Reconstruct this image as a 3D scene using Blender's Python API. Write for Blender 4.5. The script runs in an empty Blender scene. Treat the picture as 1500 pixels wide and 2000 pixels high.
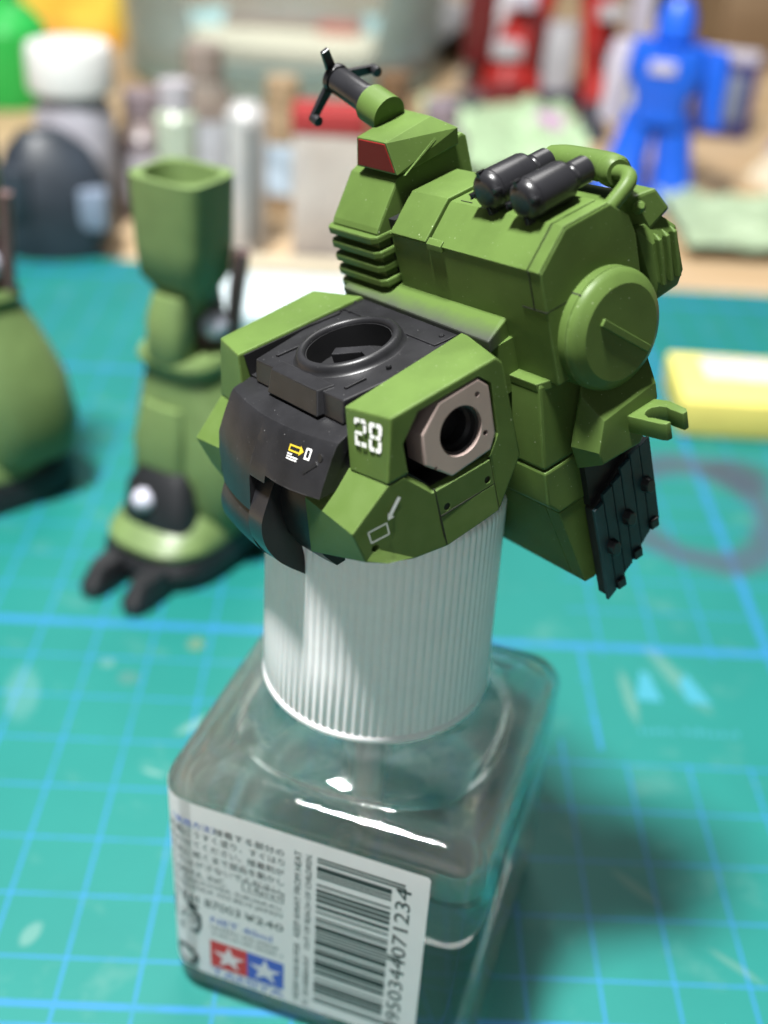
import bpy, bmesh, math, random
from math import pi, sin, cos, radians
from mathutils import Vector, Matrix, noise
from mathutils.geometry import tessellate_polygon
random.seed(7)
S = bpy.context.scene
COL = S.collection

# ------------------------------------------------------------------ camera, world, lamps, exposure (1 unit = 1 cm)
R = Matrix(((0.9985659871827346, -0.050311273766593355, -0.018296037105164163),
            (0.012269221930900192, 0.5477374079460781, -0.8365603374113083),
            (0.05210984009744193, 0.8351362210253453, 0.5475692256660563)))
CAM = Vector((4.568623536479584, -9.760273408126675, 13.59713846878049))
cam_d = bpy.data.cameras.new('camera')
cam = bpy.data.objects.new('camera', cam_d); COL.objects.link(cam)
cam.matrix_world = Matrix.Translation(CAM) @ R.to_4x4()
cam_d.sensor_fit = 'HORIZONTAL'; cam_d.sensor_width = 36.0
cam_d.lens = 2321.4365 / 1500 * 36
cam_d.clip_start = 0.5; cam_d.clip_end = 1000
cam_d.dof.use_dof = True
cam_d.dof.focus_distance = 11.5
cam_d.dof.aperture_fstop = 0.195
S.camera = cam

world = bpy.data.worlds.new('World'); S.world = world; world.use_nodes = True
bg = world.node_tree.nodes['Background']
bg.inputs[0].default_value = (0.85, 0.94, 1.0, 1); bg.inputs[1].default_value = 0.05

def lamp(name, loc, target, size, power, color, size_y=None):
    d = bpy.data.lights.new(name, 'AREA'); o = bpy.data.objects.new(name, d); COL.objects.link(o)
    d.energy = power; d.color = color; d.size = size
    if size_y: d.shape = 'RECTANGLE'; d.size_y = size_y
    o.location = loc
    o.rotation_euler = (Vector(target) - Vector(loc)).to_track_quat('-Z', 'Y').to_euler()
    return o
lamp('desk_lamp_light', (-8.2, -4.6, 61.5), (5, 2, 4), 6, 136000, (1.0, 0.995, 0.975), 9)
lamp('room_light', (-8, -72, 30), (5, 0, 6), 55, 10000, (0.97, 0.98, 1.0), 40)
lamp('background_fill_light', (8, 78, 112), (6, 42, 0), 60, 88000, (1.0, 0.98, 0.95))  # added fill above the far desk, brightens the background

S.view_settings.view_transform = 'Standard'; S.view_settings.look = 'None'
S.view_settings.exposure = 0.0; S.view_settings.gamma = 1.0
S.render.engine = 'CYCLES'
S.cycles.use_denoising = True
S.cycles.max_bounces = 14; S.cycles.transmission_bounces = 14; S.cycles.transparent_max_bounces = 16
S.cycles.caustics_refractive = True; S.cycles.caustics_reflective = False
S.cycles.blur_glossy = 1.0
S.cycles.sample_clamp_indirect = 12.0

# ------------------------------------------------------------------ materials
ALB = 1.0
def mat(name, color, rough=0.5, metal=0.0, spec=0.5, var=0.0, vscale=3.0, bump=0.0, bscale=60.0, trans=0.0, ior=1.45,
        alpha=1.0, sss=0.0, coat=0.0, edge=0.0, specks=0.0, speck_col=(0.5, 0.5, 0.48), tint2=None, emit=0.0):
    color = tuple(c * ALB for c in color); tint2 = tuple(c * ALB for c in tint2) if tint2 else None
    m = bpy.data.materials.new(name); m.use_nodes = True
    nt = m.node_tree; N = nt.nodes; L = nt.links
    b = N['Principled BSDF']
    b.inputs['Base Color'].default_value = (*color, 1)
    b.inputs['Roughness'].default_value = rough
    b.inputs['Metallic'].default_value = metal
    b.inputs['Specular IOR Level'].default_value = spec
    b.inputs['IOR'].default_value = ior
    b.inputs['Transmission Weight'].default_value = trans
    b.inputs['Alpha'].default_value = alpha
    if sss:
        b.inputs['Subsurface Weight'].default_value = sss
        b.inputs['Subsurface Radius'].default_value = (0.15, 0.13, 0.12)
        b.inputs['Subsurface Scale'].default_value = 0.5
    b.inputs['Coat Weight'].default_value = coat
    if emit:
        b.inputs['Emission Color'].default_value = (*color, 1); b.inputs['Emission Strength'].default_value = emit
    tc = N.new('ShaderNodeTexCoord')
    col_out = None
    if var or specks or tint2:
        rgb = N.new('ShaderNodeRGB'); rgb.outputs[0].default_value = (*color, 1); col_out = rgb.outputs[0]
        if var or tint2:
            n = N.new('ShaderNodeTexNoise'); n.inputs['Scale'].default_value = vscale; n.inputs['Detail'].default_value = 5
            L.new(tc.outputs['Object'], n.inputs['Vector'])
            mx = N.new('ShaderNodeMix'); mx.data_type = 'RGBA'
            c2 = tint2 if tint2 else tuple(min(1, c * (1 + var)) for c in color)
            c1 = color if tint2 else tuple(c * (1 - var) for c in color)
            rp = N.new('ShaderNodeMapRange'); rp.inputs[1].default_value = 0.35; rp.inputs[2].default_value = 0.65
            L.new(n.outputs[0], rp.inputs[0]); L.new(rp.outputs[0], mx.inputs[0])
            mx.inputs[6].default_value = (*c1, 1); mx.inputs[7].default_value = (*c2, 1)
            col_out = mx.outputs[2]
        if specks:
            n2 = N.new('ShaderNodeTexNoise'); n2.inputs['Scale'].default_value = 38; n2.inputs['Detail'].default_value = 2
            L.new(tc.outputs['Object'], n2.inputs['Vector'])
            r2 = N.new('ShaderNodeMapRange'); r2.inputs[1].default_value = 0.72 - specks; r2.inputs[2].default_value = 0.76 - specks
            L.new(n2.outputs[0], r2.inputs[0])
            mx2 = N.new('ShaderNodeMix'); mx2.data_type = 'RGBA'
            L.new(r2.outputs[0], mx2.inputs[0]); L.new(col_out, mx2.inputs[6]); mx2.inputs[7].default_value = (*speck_col, 1)
            col_out = mx2.outputs[2]
        if edge:      # paint rubbed paler along the edges
            bv = N.new('ShaderNodeBevel'); bv.samples = 4; bv.inputs['Radius'].default_value = 0.022
            ge = N.new('ShaderNodeNewGeometry'); dt = N.new('ShaderNodeVectorMath'); dt.operation = 'DOT_PRODUCT'
            L.new(bv.outputs[0], dt.inputs[0]); L.new(ge.outputs['Normal'], dt.inputs[1])
            er = N.new('ShaderNodeMapRange'); er.inputs[1].default_value = 0.985; er.inputs[2].default_value = 0.88; er.inputs[4].default_value = edge
            L.new(dt.outputs['Value'], er.inputs[0])
            n9 = N.new('ShaderNodeTexNoise'); n9.inputs['Scale'].default_value = 9; n9.inputs['Detail'].default_value = 6; L.new(tc.outputs['Object'], n9.inputs['Vector'])
            m9 = N.new('ShaderNodeMapRange'); m9.inputs[1].default_value = 0.38; m9.inputs[2].default_value = 0.62; L.new(n9.outputs[0], m9.inputs[0])
            mu = N.new('ShaderNodeMath'); mu.operation = 'MULTIPLY'; L.new(er.outputs[0], mu.inputs[0]); L.new(m9.outputs[0], mu.inputs[1])
            mx3 = N.new('ShaderNodeMix'); mx3.data_type = 'RGBA'; L.new(mu.outputs[0], mx3.inputs[0]); L.new(col_out, mx3.inputs[6])
            mx3.inputs[7].default_value = (*[min(1, c * 1.7 + .03) for c in color], 1); col_out = mx3.outputs[2]
        L.new(col_out, b.inputs['Base Color'])
    if bump:
        n3 = N.new('ShaderNodeTexNoise'); n3.inputs['Scale'].default_value = bscale; n3.inputs['Detail'].default_value = 3
        L.new(tc.outputs['Object'], n3.inputs['Vector'])
        bp = N.new('ShaderNodeBump'); bp.inputs['Strength'].default_value = bump; bp.inputs['Distance'].default_value = 0.0035
        L.new(n3.outputs[0], bp.inputs['Height']); L.new(bp.outputs[0], b.inputs['Normal'])
        rr = N.new('ShaderNodeMapRange'); rr.inputs[3].default_value = max(0, rough - 0.06); rr.inputs[4].default_value = min(1, rough + 0.06)
        L.new(n3.outputs[0], rr.inputs[0]); L.new(rr.outputs[0], b.inputs['Roughness'])
    return m

GREEN = mat('green_paint', (0.069, 0.114, 0.0275), 0.42, spec=0.2, var=0.12, vscale=1.6, bump=0.3, bscale=75, specks=-0.005, speck_col=(0.28, 0.33, 0.2), edge=0.55)
GREEN2 = mat('worn_green_paint', (0.069, 0.114, 0.0275), 0.42, spec=0.2, tint2=(0.080, 0.127, 0.035), vscale=4, bump=0.3, bscale=55, edge=0.55)
DARK = mat('dark_grey_paint', (0.0125, 0.0125, 0.014), 0.37, spec=0.36, var=0.22, vscale=3, bump=0.12, bscale=50, specks=-0.01, speck_col=(0.12, 0.12, 0.12), edge=0.5)
GUN = mat('gunmetal_paint', (0.014, 0.014, 0.016), 0.30, var=0.1, bump=0.06)
BLACK = mat('black_plastic', (0.008, 0.008, 0.009), 0.5)
TEALBLK = mat('black_teal_panel', (0.012, 0.035, 0.042), 0.45, var=0.2)
PINK = mat('rose_metal_paint', (0.38, 0.295, 0.265), 0.38, metal=0.25, var=0.05, bump=0.1, bscale=70)
RED = mat('dark_red_paint', (0.20, 0.012, 0.012), 0.5, spec=0.2, bump=0.1)
WHITE_DECAL = mat('white_decal', (0.72, 0.72, 0.70), 0.6)
GREY_DECAL = mat('pale_grey_decal', (0.70, 0.72, 0.70), 0.6)
YELLOW_DECAL = mat('yellow_decal', (0.50, 0.36, 0.02), 0.6)
LINE = mat('panel_line_ink', (0.010, 0.013, 0.006), 0.7)

# ------------------------------------------------------------------ mesh helpers
def mesh_from(bm, name):
    me = bpy.data.meshes.new(name); bm.to_mesh(me); bm.free(); return me
def link(name, me, m, parent=None, smooth=None):
    o = bpy.data.objects.new(name, me); COL.objects.link(o)
    if m is not None and not len(me.materials): me.materials.append(m)
    if parent is not None: o.parent = parent
    if smooth is not None:
        for p in me.polygons: p.use_smooth = True
        me.set_sharp_from_angle(angle=radians(smooth))
    return o
def tag(o, label=None, cat=None, group=None, kind=None):
    if label: o['label'] = label
    if cat: o['category'] = cat
    if group: o['group'] = group
    if kind: o['kind'] = kind
    return o
def thing(name, label, cat, loc=(0, 0, 0), group=None):
    o = bpy.data.objects.new(name, None); COL.objects.link(o); o.location = loc
    o.empty_display_size = 0.5
    return tag(o, label, cat, group)

def bm_hull(pts):
    bm = bmesh.new()
    for p in pts: bm.verts.new(p)
    r = bmesh.ops.convex_hull(bm, input=bm.verts)
    junk = [g for g in r['geom_interior'] if isinstance(g, bmesh.types.BMVert)] + [g for g in r['geom_unused'] if isinstance(g, bmesh.types.BMVert)]
    if junk: bmesh.ops.delete(bm, geom=list(set(junk)), context='VERTS')
    bmesh.ops.dissolve_limit(bm, angle_limit=radians(2), verts=bm.verts, edges=bm.edges)
    return bm
def bm_two(A, B, tri=False):
    """a solid between two outlines of the same length"""
    bm = bmesh.new(); n = len(A)
    a = [bm.verts.new(p) for p in A]; b = [bm.verts.new(p) for p in B]
    caps = [bm.faces.new(a), bm.faces.new(b[::-1])]
    for i in range(n):
        j = (i + 1) % n
        bm.faces.new((a[j], a[i], b[i], b[j]))
    if tri: bmesh.ops.triangulate(bm, faces=bm.faces[:])
    bmesh.ops.recalc_face_normals(bm, faces=bm.faces)
    return bm
def bm_prism(pts, axis, lo, hi):
    def P(u, v, w): return {'x': (w, u, v), 'y': (u, w, v), 'z': (u, v, w)}[axis]
    return bm_two([P(u, v, lo) for u, v in pts], [P(u, v, hi) for u, v in pts])
def bm_box(x0, x1, y0, y1, z0, z1): return bm_prism([(x0, y0), (x1, y0), (x1, y1), (x0, y1)], 'z', z0, z1)
def bm_lathe(prof, n=48, M=None, closed=False):
    """prof: (r, h) about z"""
    bm = bmesh.new(); rows = []
    for r, h in prof:
        if r < 1e-6: rows.append([bm.verts.new((0, 0, h))])
        else: rows.append([bm.verts.new((r * cos(2 * pi * k / n), r * sin(2 * pi * k / n), h)) for k in range(n)])
    pairs = list(zip(rows, rows[1:]))
    if closed: pairs.append((rows[-1], rows[0]))
    for a, b in pairs:
        for k in range(n):
            j = (k + 1) % n
            if len(a) == 1 and len(b) == 1: continue
            if len(a) == 1: bm.faces.new((a[0], b[j], b[k]))
            elif len(b) == 1: bm.faces.new((a[k], a[j], b[0]))
            else: bm.faces.new((a[k], a[j], b[j], b[k]))
    bmesh.ops.recalc_face_normals(bm, faces=bm.faces)
    if M is not None: bm.transform(M)
    return bm
def axis_mat(p0, p1):
    d = (Vector(p1) - Vector(p0))
    return Matrix.Translation(p0) @ d.to_track_quat('Z', 'Y').to_matrix().to_4x4(), d.length
def bm_cyl(p0, p1, r0, r1=None, n=24):
    M, L = axis_mat(p0, p1)
    return bm_lathe([(0, 0), (r0, 0), (r0 if r1 is None else r1, L), (0, L)], n, M)
def bm_tube(pts, r, n=12, cap=True):
    """a tube along a polyline; r may be a list"""
    bm = bmesh.new(); rows = []; P = [Vector(p) for p in pts]
    up = None
    for i, p in enumerate(P):
        t = (P[min(i + 1, len(P) - 1)] - P[max(i - 1, 0)]).normalized()
        if up is None: up = t.orthogonal().normalized()
        up = (up - t * up.dot(t)).normalized(); s = t.cross(up)
        rr = r[i] if isinstance(r, (list, tuple)) else r
        rows.append([bm.verts.new(p + rr * (cos(2 * pi * k / n) * up + sin(2 * pi * k / n) * s)) for k in range(n)])
    for a, b in zip(rows, rows[1:]):
        for k in range(n): bm.faces.new((a[k], a[(k + 1) % n], b[(k + 1) % n], b[k]))
    if cap: bm.faces.new(rows[0][::-1]); bm.faces.new(rows[-1])
    bmesh.ops.recalc_face_normals(bm, faces=bm.faces)
    return bm
def bm_join(*bms):
    out = bmesh.new()
    for b in bms:
        me = bpy.data.meshes.new('t'); b.to_mesh(me); out.from_mesh(me); b.free(); bpy.data.meshes.remove(me)
    return out
def bevel_bm(bm, w, seg=2, ang=35):
    ed = [e for e in bm.edges if len(e.link_faces) == 2 and e.calc_face_angle(0) > radians(ang)]
    if ed and w: bmesh.ops.bevel(bm, geom=ed, offset=w, segments=seg, profile=0.6, affect='EDGES', clamp_overlap=True)
    return bm
def catmull(pts, n=8):
    P = [Vector(p) for p in pts]; out = []
    for i in range(len(P) - 1):
        a, b, c, d = P[max(i - 1, 0)], P[i], P[i + 1], P[min(i + 2, len(P) - 1)]
        for k in range(n):
            t = k / n
            out.append(0.5 * ((2 * b) + (c - a) * t + (2 * a - 5 * b + 4 * c - d) * t * t + (3 * b - a - 3 * c + d) * t ** 3))
    out.append(P[-1]); return out
def carve(bm, cutters):
    """boolean difference, baked"""
    me = mesh_from(bm, 'base'); o = bpy.data.objects.new('base', me); COL.objects.link(o)
    tmp = []
    for c in cutters:
        cm = mesh_from(c, 'cut'); co = bpy.data.objects.new('cut', cm); COL.objects.link(co); tmp.append(co)
        md = o.modifiers.new('b', 'BOOLEAN'); md.operation = 'DIFFERENCE'; md.object = co; md.solver = 'EXACT'
    dg = bpy.context.evaluated_depsgraph_get(); dg.update()
    out = bpy.data.meshes.new_from_object(o.evaluated_get(dg))
    for t in tmp + [o]:
        d = t.data; bpy.data.objects.remove(t); bpy.data.meshes.remove(d)
    bm2 = bmesh.new(); bm2.from_mesh(out); bpy.data.meshes.remove(out)
    return bm2
def text_mesh(txt, size=1.0, align='LEFT', res=2, sx=1.0):
    cu = bpy.data.curves.new('t', 'FONT'); cu.body = txt; cu.size = size; cu.align_x = align; cu.resolution_u = res
    cu.space_line = 1.0
    o = bpy.data.objects.new('t', cu); COL.objects.link(o)
    dg = bpy.context.evaluated_depsgraph_get(); dg.update()
    me = bpy.data.meshes.new_from_object(o.evaluated_get(dg))
    bpy.data.objects.remove(o); bpy.data.curves.remove(cu)
    bm = bmesh.new(); bm.from_mesh(me); bpy.data.meshes.remove(me)
    if sx != 1.0: bm.transform(Matrix.Diagonal((sx, 1, 1, 1)))
    return bm
def bm_polys(polys):
    bm = bmesh.new()
    for p in polys:
        bm.faces.new([bm.verts.new((*q, 0) if len(q) == 2 else q) for q in p])
    return bm
def warp(bm, fn):
    for v in bm.verts: v.co = fn(v.co)
    return bm

# ------------------------------------------------------------------ desk and cutting mat
def wood_mat(name, c1, c2, rough=0.55, sc=1.0):
    m = bpy.data.materials.new(name); m.use_nodes = True; nt = m.node_tree; N = nt.nodes; L = nt.links
    b = N['Principled BSDF']; b.inputs['Roughness'].default_value = rough
    tc = N.new('ShaderNodeTexCoord'); mp = N.new('ShaderNodeMapping'); mp.inputs['Scale'].default_value = (0.06 * sc, 0.7 * sc, 0.5 * sc)
    mp.inputs['Rotation'].default_value = (0, 0, radians(4))
    n = N.new('ShaderNodeTexNoise'); n.inputs['Scale'].default_value = 1.0; n.inputs['Detail'].default_value = 8; n.inputs['Distortion'].default_value = 0.6
    L.new(tc.outputs['Object'], mp.inputs[0]); L.new(mp.outputs[0], n.inputs['Vector'])
    mx = N.new('ShaderNodeMix'); mx.data_type = 'RGBA'
    rp = N.new('ShaderNodeMapRange'); rp.inputs[1].default_value = 0.32; rp.inputs[2].default_value = 0.68
    L.new(n.outputs[0], rp.inputs[0]); L.new(rp.outputs[0], mx.inputs[0])
    mx.inputs[6].default_value = (*[.56 * c for c in c1], 1); mx.inputs[7].default_value = (*[.56 * c for c in c2], 1)
    L.new(mx.outputs[2], b.inputs['Base Color'])
    return m
DESK = wood_mat('pale_desk_wood', (0.58, 0.38, 0.19), (0.80, 0.60, 0.38))
o = link('desk_top', mesh_from(bevel_bm(bm_box(-90, 120, -12, 150, -3.0, -0.2), 0.15), 'desk_top'), DESK)
tag(o, 'pale wooden desk top under the green cutting mat', kind='structure')

def cutting_mat_material():
    m = bpy.data.materials.new('cutting_mat_vinyl'); m.use_nodes = True; nt = m.node_tree; N = nt.nodes; L = nt.links
    b = N['Principled BSDF']; b.inputs['Roughness'].default_value = 0.5; b.inputs['Specular IOR Level'].default_value = 0.25
    tc = N.new('ShaderNodeTexCoord'); sx = N.new('ShaderNodeSeparateXYZ'); L.new(tc.outputs['Object'], sx.inputs[0])
    X, Y = sx.outputs[0], sx.outputs[1]
    def M(op, a, bb=None, cc=None):
        n = N.new('ShaderNodeMath'); n.operation = op
        for i, v in enumerate((a, bb, cc)):
            if v is None: continue
            if isinstance(v, (int, float)): n.inputs[i].default_value = v
            else: L.new(v, n.inputs[i])
        return n.outputs[0]
    def band(u, c, w): return M('LESS_THAN', M('ABSOLUTE', M('SUBTRACT', u, c)), w)
    def inside(u, a, c): return M('MULTIPLY', M('GREATER_THAN', u, a), M('LESS_THAN', u, c))
    gx = M('LESS_THAN', M('PINGPONG', X, 0.5), 0.021); gy = M('LESS_THAN', M('PINGPONG', Y, 0.5), 0.020)
    g = M('MAXIMUM', gx, gy)
    g = M('MULTIPLY', g, M('GREATER_THAN', Y, -0.66))
    blank = M('MULTIPLY', inside(X, 8.7, 11.9), inside(Y, 4.06, 6.7))
    g = M('MULTIPLY', g, M('SUBTRACT', 1.0, blank))
    blank2 = M('MULTIPLY', inside(X, 6.5, 8.5), inside(Y, 4.5, 10.5))
    g = M('MULTIPLY', g, M('SUBTRACT', 1.0, blank2))
    for u, c, w in ((Y, 6.92, 0.085), (Y, -0.68, 0.05), (X, 12.08, 0.07), (X, -7.0, 0.08), (X, 22.0, 0.08), (Y, 23.0, 0.1), (Y, 16.9, 0.08)):
        g = M('MAXIMUM', g, band(u, c, w))
    g = M('MAXIMUM', g, M('MULTIPLY', gx, inside(Y, -0.95, -0.6)))
    g = M('MAXIMUM', g, band(Y, -0.97, 0.025))
    diag = M('ABSOLUTE', M('SUBTRACT', M('ADD', M('MULTIPLY', Y, 0.01), X), 8.68))
    g = M('MAXIMUM', g, M('MULTIPLY', M('LESS_THAN', diag, 0.035), inside(Y, 4.3, 6.8)))
    nz = N.new('ShaderNodeTexNoise'); nz.inputs['Scale'].default_value = 0.35; nz.inputs['Detail'].default_value = 6
    L.new(tc.outputs['Object'], nz.inputs['Vector'])
    base = N.new('ShaderNodeMix'); base.data_type = 'RGBA'
    L.new(nz.outputs[0], base.inputs[0]); base.inputs[6].default_value = (0.005, 0.112, 0.098, 1); base.inputs[7].default_value = (0.009, 0.150, 0.132, 1)
    # scuffs: cement residue, paint spots, cut scratches
    n2 = N.new('ShaderNodeTexNoise'); n2.inputs['Scale'].default_value = 0.9; n2.inputs['Detail'].default_value = 9; n2.inputs['Roughness'].default_value = 0.65
    L.new(tc.outputs['Object'], n2.inputs['Vector'])
    r2 = N.new('ShaderNodeMapRange'); r2.inputs[1].default_value = 0.56; r2.inputs[2].default_value = 0.78; r2.inputs[4].default_value = 0.16
    L.new(n2.outputs[0], r2.inputs[0])
    wear = N.new('ShaderNodeMix'); wear.data_type = 'RGBA'
    L.new(r2.outputs[0], wear.inputs[0]); L.new(base.outputs[2], wear.inputs[6]); wear.inputs[7].default_value = (0.22, 0.32, 0.27, 1)
    lin = N.new('ShaderNodeMix'); lin.data_type = 'RGBA'
    n4 = N.new('ShaderNodeTexNoise'); n4.inputs['Scale'].default_value = 1.6; n4.inputs['Detail'].default_value = 3
    L.new(tc.outputs['Object'], n4.inputs['Vector'])
    fade = N.new('ShaderNodeMapRange'); fade.inputs[1].default_value = 0.3; fade.inputs[2].default_value = 0.5; fade.inputs[3].default_value = 0.55
    L.new(n4.outputs[0], fade.inputs[0])
    L.new(M('MULTIPLY', g, fade.outputs[0]), lin.inputs[0]); L.new(wear.outputs[2], lin.inputs[6]); lin.inputs[7].default_value = (0.017, 0.138, 0.28, 1)
    col = lin.outputs[2]
    def spot(x, y, rx, ry, c, s, rot=0.0):
        nonlocal col
        ca, sa = cos(rot), sin(rot)
        dx = M('SUBTRACT', X, x); dy = M('SUBTRACT', Y, y)
        a = M('DIVIDE', M('ADD', M('MULTIPLY', dx, ca), M('MULTIPLY', dy, sa)), rx)
        bb = M('DIVIDE', M('SUBTRACT', M('MULTIPLY', dy, ca), M('MULTIPLY', dx, sa)), ry)
        d = M('ADD', M('MULTIPLY', a, a), M('MULTIPLY', bb, bb))
        d = M('ADD', d, M('MULTIPLY', M('SUBTRACT', n2.outputs[0], 0.5), 2.2))
        r = N.new('ShaderNodeMapRange'); r.inputs[1].default_value = 1.1; r.inputs[2].default_value = 0.35; r.inputs[4].default_value = s * .28
        L.new(d, r.inputs[0])
        x_ = N.new('ShaderNodeMix'); x_.data_type = 'RGBA'; L.new(r.outputs[0], x_.inputs[0]); L.new(col, x_.inputs[6]); x_.inputs[7].default_value = (*[.55 * q for q in c], 1)
        col = x_.outputs[2]
    spot(1.75, 6.45, 0.16, 0.2, (0.55, 0.36, 0.06), 0.7)
    spot(0.75, 5.5, 0.2, 0.2, (0.38, 0.24, 0.2), 0.45)
    spot(0.33, 5.85, 0.14, 0.12, (0.6, 0.7, 0.66), 0.5)
    spot(2.05, 4.45, 0.42, 0.12, (0.62, 0.78, 0.7), 0.75, 0.7)
    spot(1.55, 3.35, 0.25, 0.07, (0.62, 0.78, 0.7), 0.7, -0.3)
    spot(0.45, 0.35, 0.12, 0.22, (0.62, 0.75, 0.66), 0.6, -0.4)
    spot(-0.3, 0.0, 0.07, 0.06, (0.8, 0.85, 0.8), 0.9)
    spot(-0.9, 5.0, 0.3, 0.8, (0.40, 0.62, 0.62), 0.5, 0.2)
    spot(9.3, 5.6, 0.12, 0.75, (0.52, 0.60, 0.46), 0.6, 0.05)
    spot(10.25, 6.1, 0.2, 1.0, (0.52, 0.60, 0.46), 0.6, 0.45)
    spot(8.75, 1.55, 0.45, 0.09, (0.6, 0.65, 0.5), 0.45, -0.8)
    spot(9.9, 0.3, 0.45, 0.07, (0.6, 0.65, 0.5), 0.4, -0.7)
    # dark ring-shaped mark
    dx = M('SUBTRACT', X, 11.7); dy = M('SUBTRACT', Y, 11.7)
    rr = M('SQRT', M('ADD', M('MULTIPLY', dx, dx), M('MULTIPLY', M('MULTIPLY', dy, dy), 0.75)))
    rr = M('ADD', rr, M('MULTIPLY', M('SUBTRACT', nz.outputs[0], 0.5), 1.6))
    rg = N.new('ShaderNodeMapRange'); rg.interpolation_type = 'SMOOTHSTEP'; rg.inputs[1].default_value = 0.62; rg.inputs[2].default_value = 0.12; rg.inputs[4].default_value = 0.75
    L.new(M('ABSOLUTE', M('SUBTRACT', rr, 1.62)), rg.inputs[0])
    x_ = N.new('ShaderNodeMix'); x_.data_type = 'RGBA'; L.new(rg.outputs[0], x_.inputs[0]); L.new(col, x_.inputs[6]); x_.inputs[7].default_value = (0.045, 0.05, 0.075, 1)
    col = x_.outputs[2]
    spot(13.0, 13.2, 0.9, 0.8, (0.06, 0.07, 0.10), 2.2)
    L.new(col, b.inputs['Base Color'])
    bp = N.new('ShaderNodeBump'); bp.inputs['Strength'].default_value = 0.12; bp.inputs['Distance'].default_value = 0.02
    n5 = N.new('ShaderNodeTexNoise'); n5.inputs['Scale'].default_value = 40; L.new(tc.outputs['Object'], n5.inputs['Vector'])
    L.new(n5.outputs[0], bp.inputs['Height']); L.new(bp.outputs[0], b.inputs['Normal'])
    return m
cmat = link('cutting_mat', mesh_from(bevel_bm(bm_box(-14, 31, -9.5, 24.1, -0.2, 0.0), 0.04), 'cutting_mat'), cutting_mat_material())
tag(cmat, 'green cutting mat with pale blue centimetre grid under the glue bottle', 'cutting mat')
BLUEPRINT = mat('mat_print', (0.025, 0.19, 0.25), 0.6)
def maker_mark():
    bm = bm_polys([[(9.42, 5.55), (9.86, 5.52), (9.74, 6.25), (9.60, 6.30)], [(10.30, 5.55), (10.72, 5.50), (10.42, 6.28), (10.24, 6.05)]])
    x = 9.35
    for k in range(14):
        w = random.uniform(0.05, 0.1); h = random.uniform(0.10, 0.2)
        if k == 6: x += 0.09
        for q in ([(x, 4.72), (x + w * 0.4, 4.72), (x + w * 0.4, 4.72 + h), (x, 4.72 + h)], [(x + w * .4, 4.72 + h * .4), (x + w, 4.72 + h * .4), (x + w, 4.72 + h * .6), (x + w * .4, 4.72 + h * .6)]):
            f = bm.faces.new([bm.verts.new((*p, 0)) for p in q])
        x += w + 0.045
    for v in bm.verts: v.co.z = 0.004
    o = link('printed_mark', mesh_from(bm, 'printed_mark'), BLUEPRINT, cmat); o['kind'] = 'stuff'
maker_mark()

# ------------------------------------------------------------------ glue bottle
BYAW = radians(-18.5)
bottle = thing('glue_bottle', 'square clear glass glue bottle with ribbed white cap under the green robot torso', 'glue bottle', (4.8648, 0.9749, 0.0))
bottle.rotation_euler = (0, 0, BYAW)
HW, HD, RC = 1.97, 1.95, 0.42
NE, NC = 8, 12
def rrect(hw, hd, r):
    r = min(r, hw - 1e-3, hd - 1e-3); P = []
    for q, (cx, cy) in enumerate(((hw - r, hd - r), (-(hw - r), hd - r), (-(hw - r), -(hd - r)), (hw - r, -(hd - r)))):
        for k in range(NC + 1):
            a = pi / 2 * q + pi / 2 * k / NC
            P.append((cx + r * cos(a), cy + r * sin(a)))
        nx, ny = ((-(hw - r), hd), (-hw, -(hd - r)), (hw - r, -hd), (hw, hd - r))[q]
        sx, sy = P[-1]
        for k in range(1, NE): P.append((sx + (nx - sx) * k / NE, sy + (ny - sy) * k / NE))
    return P
def ring(z, inset, mix=0.0, rad=1.0):
    P = rrect(HW - inset, HD - inset, max(0.06, RC - inset * 0.6)); out = []
    for x, y in P:
        a = math.atan2(y, x); out.append(Vector(((1 - mix) * x + mix * rad * cos(a), (1 - mix) * y + mix * rad * sin(a), z)))
    return out
def loft(bm, rings, cap0=False, cap1=False, flip=False):
    rows = [[bm.verts.new(p) for p in r] for r in rings]; n = len(rows[0])
    for a, b in zip(rows, rows[1:]):
        for k in range(n):
            f = (a[k], a[(k + 1) % n], b[(k + 1) % n], b[k]); bm.faces.new(f[::-1] if flip else f)
    if cap0: bm.faces.new(rows[0] if flip else rows[0][::-1])
    if cap1: bm.faces.new(rows[-1][::-1] if flip else rows[-1])
    return rows
def shoulder(inset0, dz):
    out = []
    for k in range(1, 8):
        a = pi / 2 * k / 7; out.append(ring(3.42 + 0.34 * sin(a) - dz, inset0 + 0.40 * (1 - cos(a))))
    z0 = 3.76 - dz
    out += [ring(z0 + 0.035, inset0 + 0.47, 0.15, 1.72), ring(z0 + 0.06, inset0 + 0.50, 0.45, 1.70), ring(z0 + 0.075, inset0 + 0.40, 0.8, 1.66),
            ring(z0 + 0.085, inset0 + 0.40, 1.0, 1.60 - inset0), ring(z0 + 0.13, 0.4, 1.0, 1.50 - inset0), ring(z0 + 0.20, 0.4, 1.0, 1.36 - inset0),
            ring(z0 + 0.30, 0.4, 1.0, 1.22 - inset0), ring(z0 + 0.42, 0.4, 1.0, 1.14 - inset0), ring(5.2, 0.4, 1.0, 1.12 - inset0)]
    return out
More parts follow.
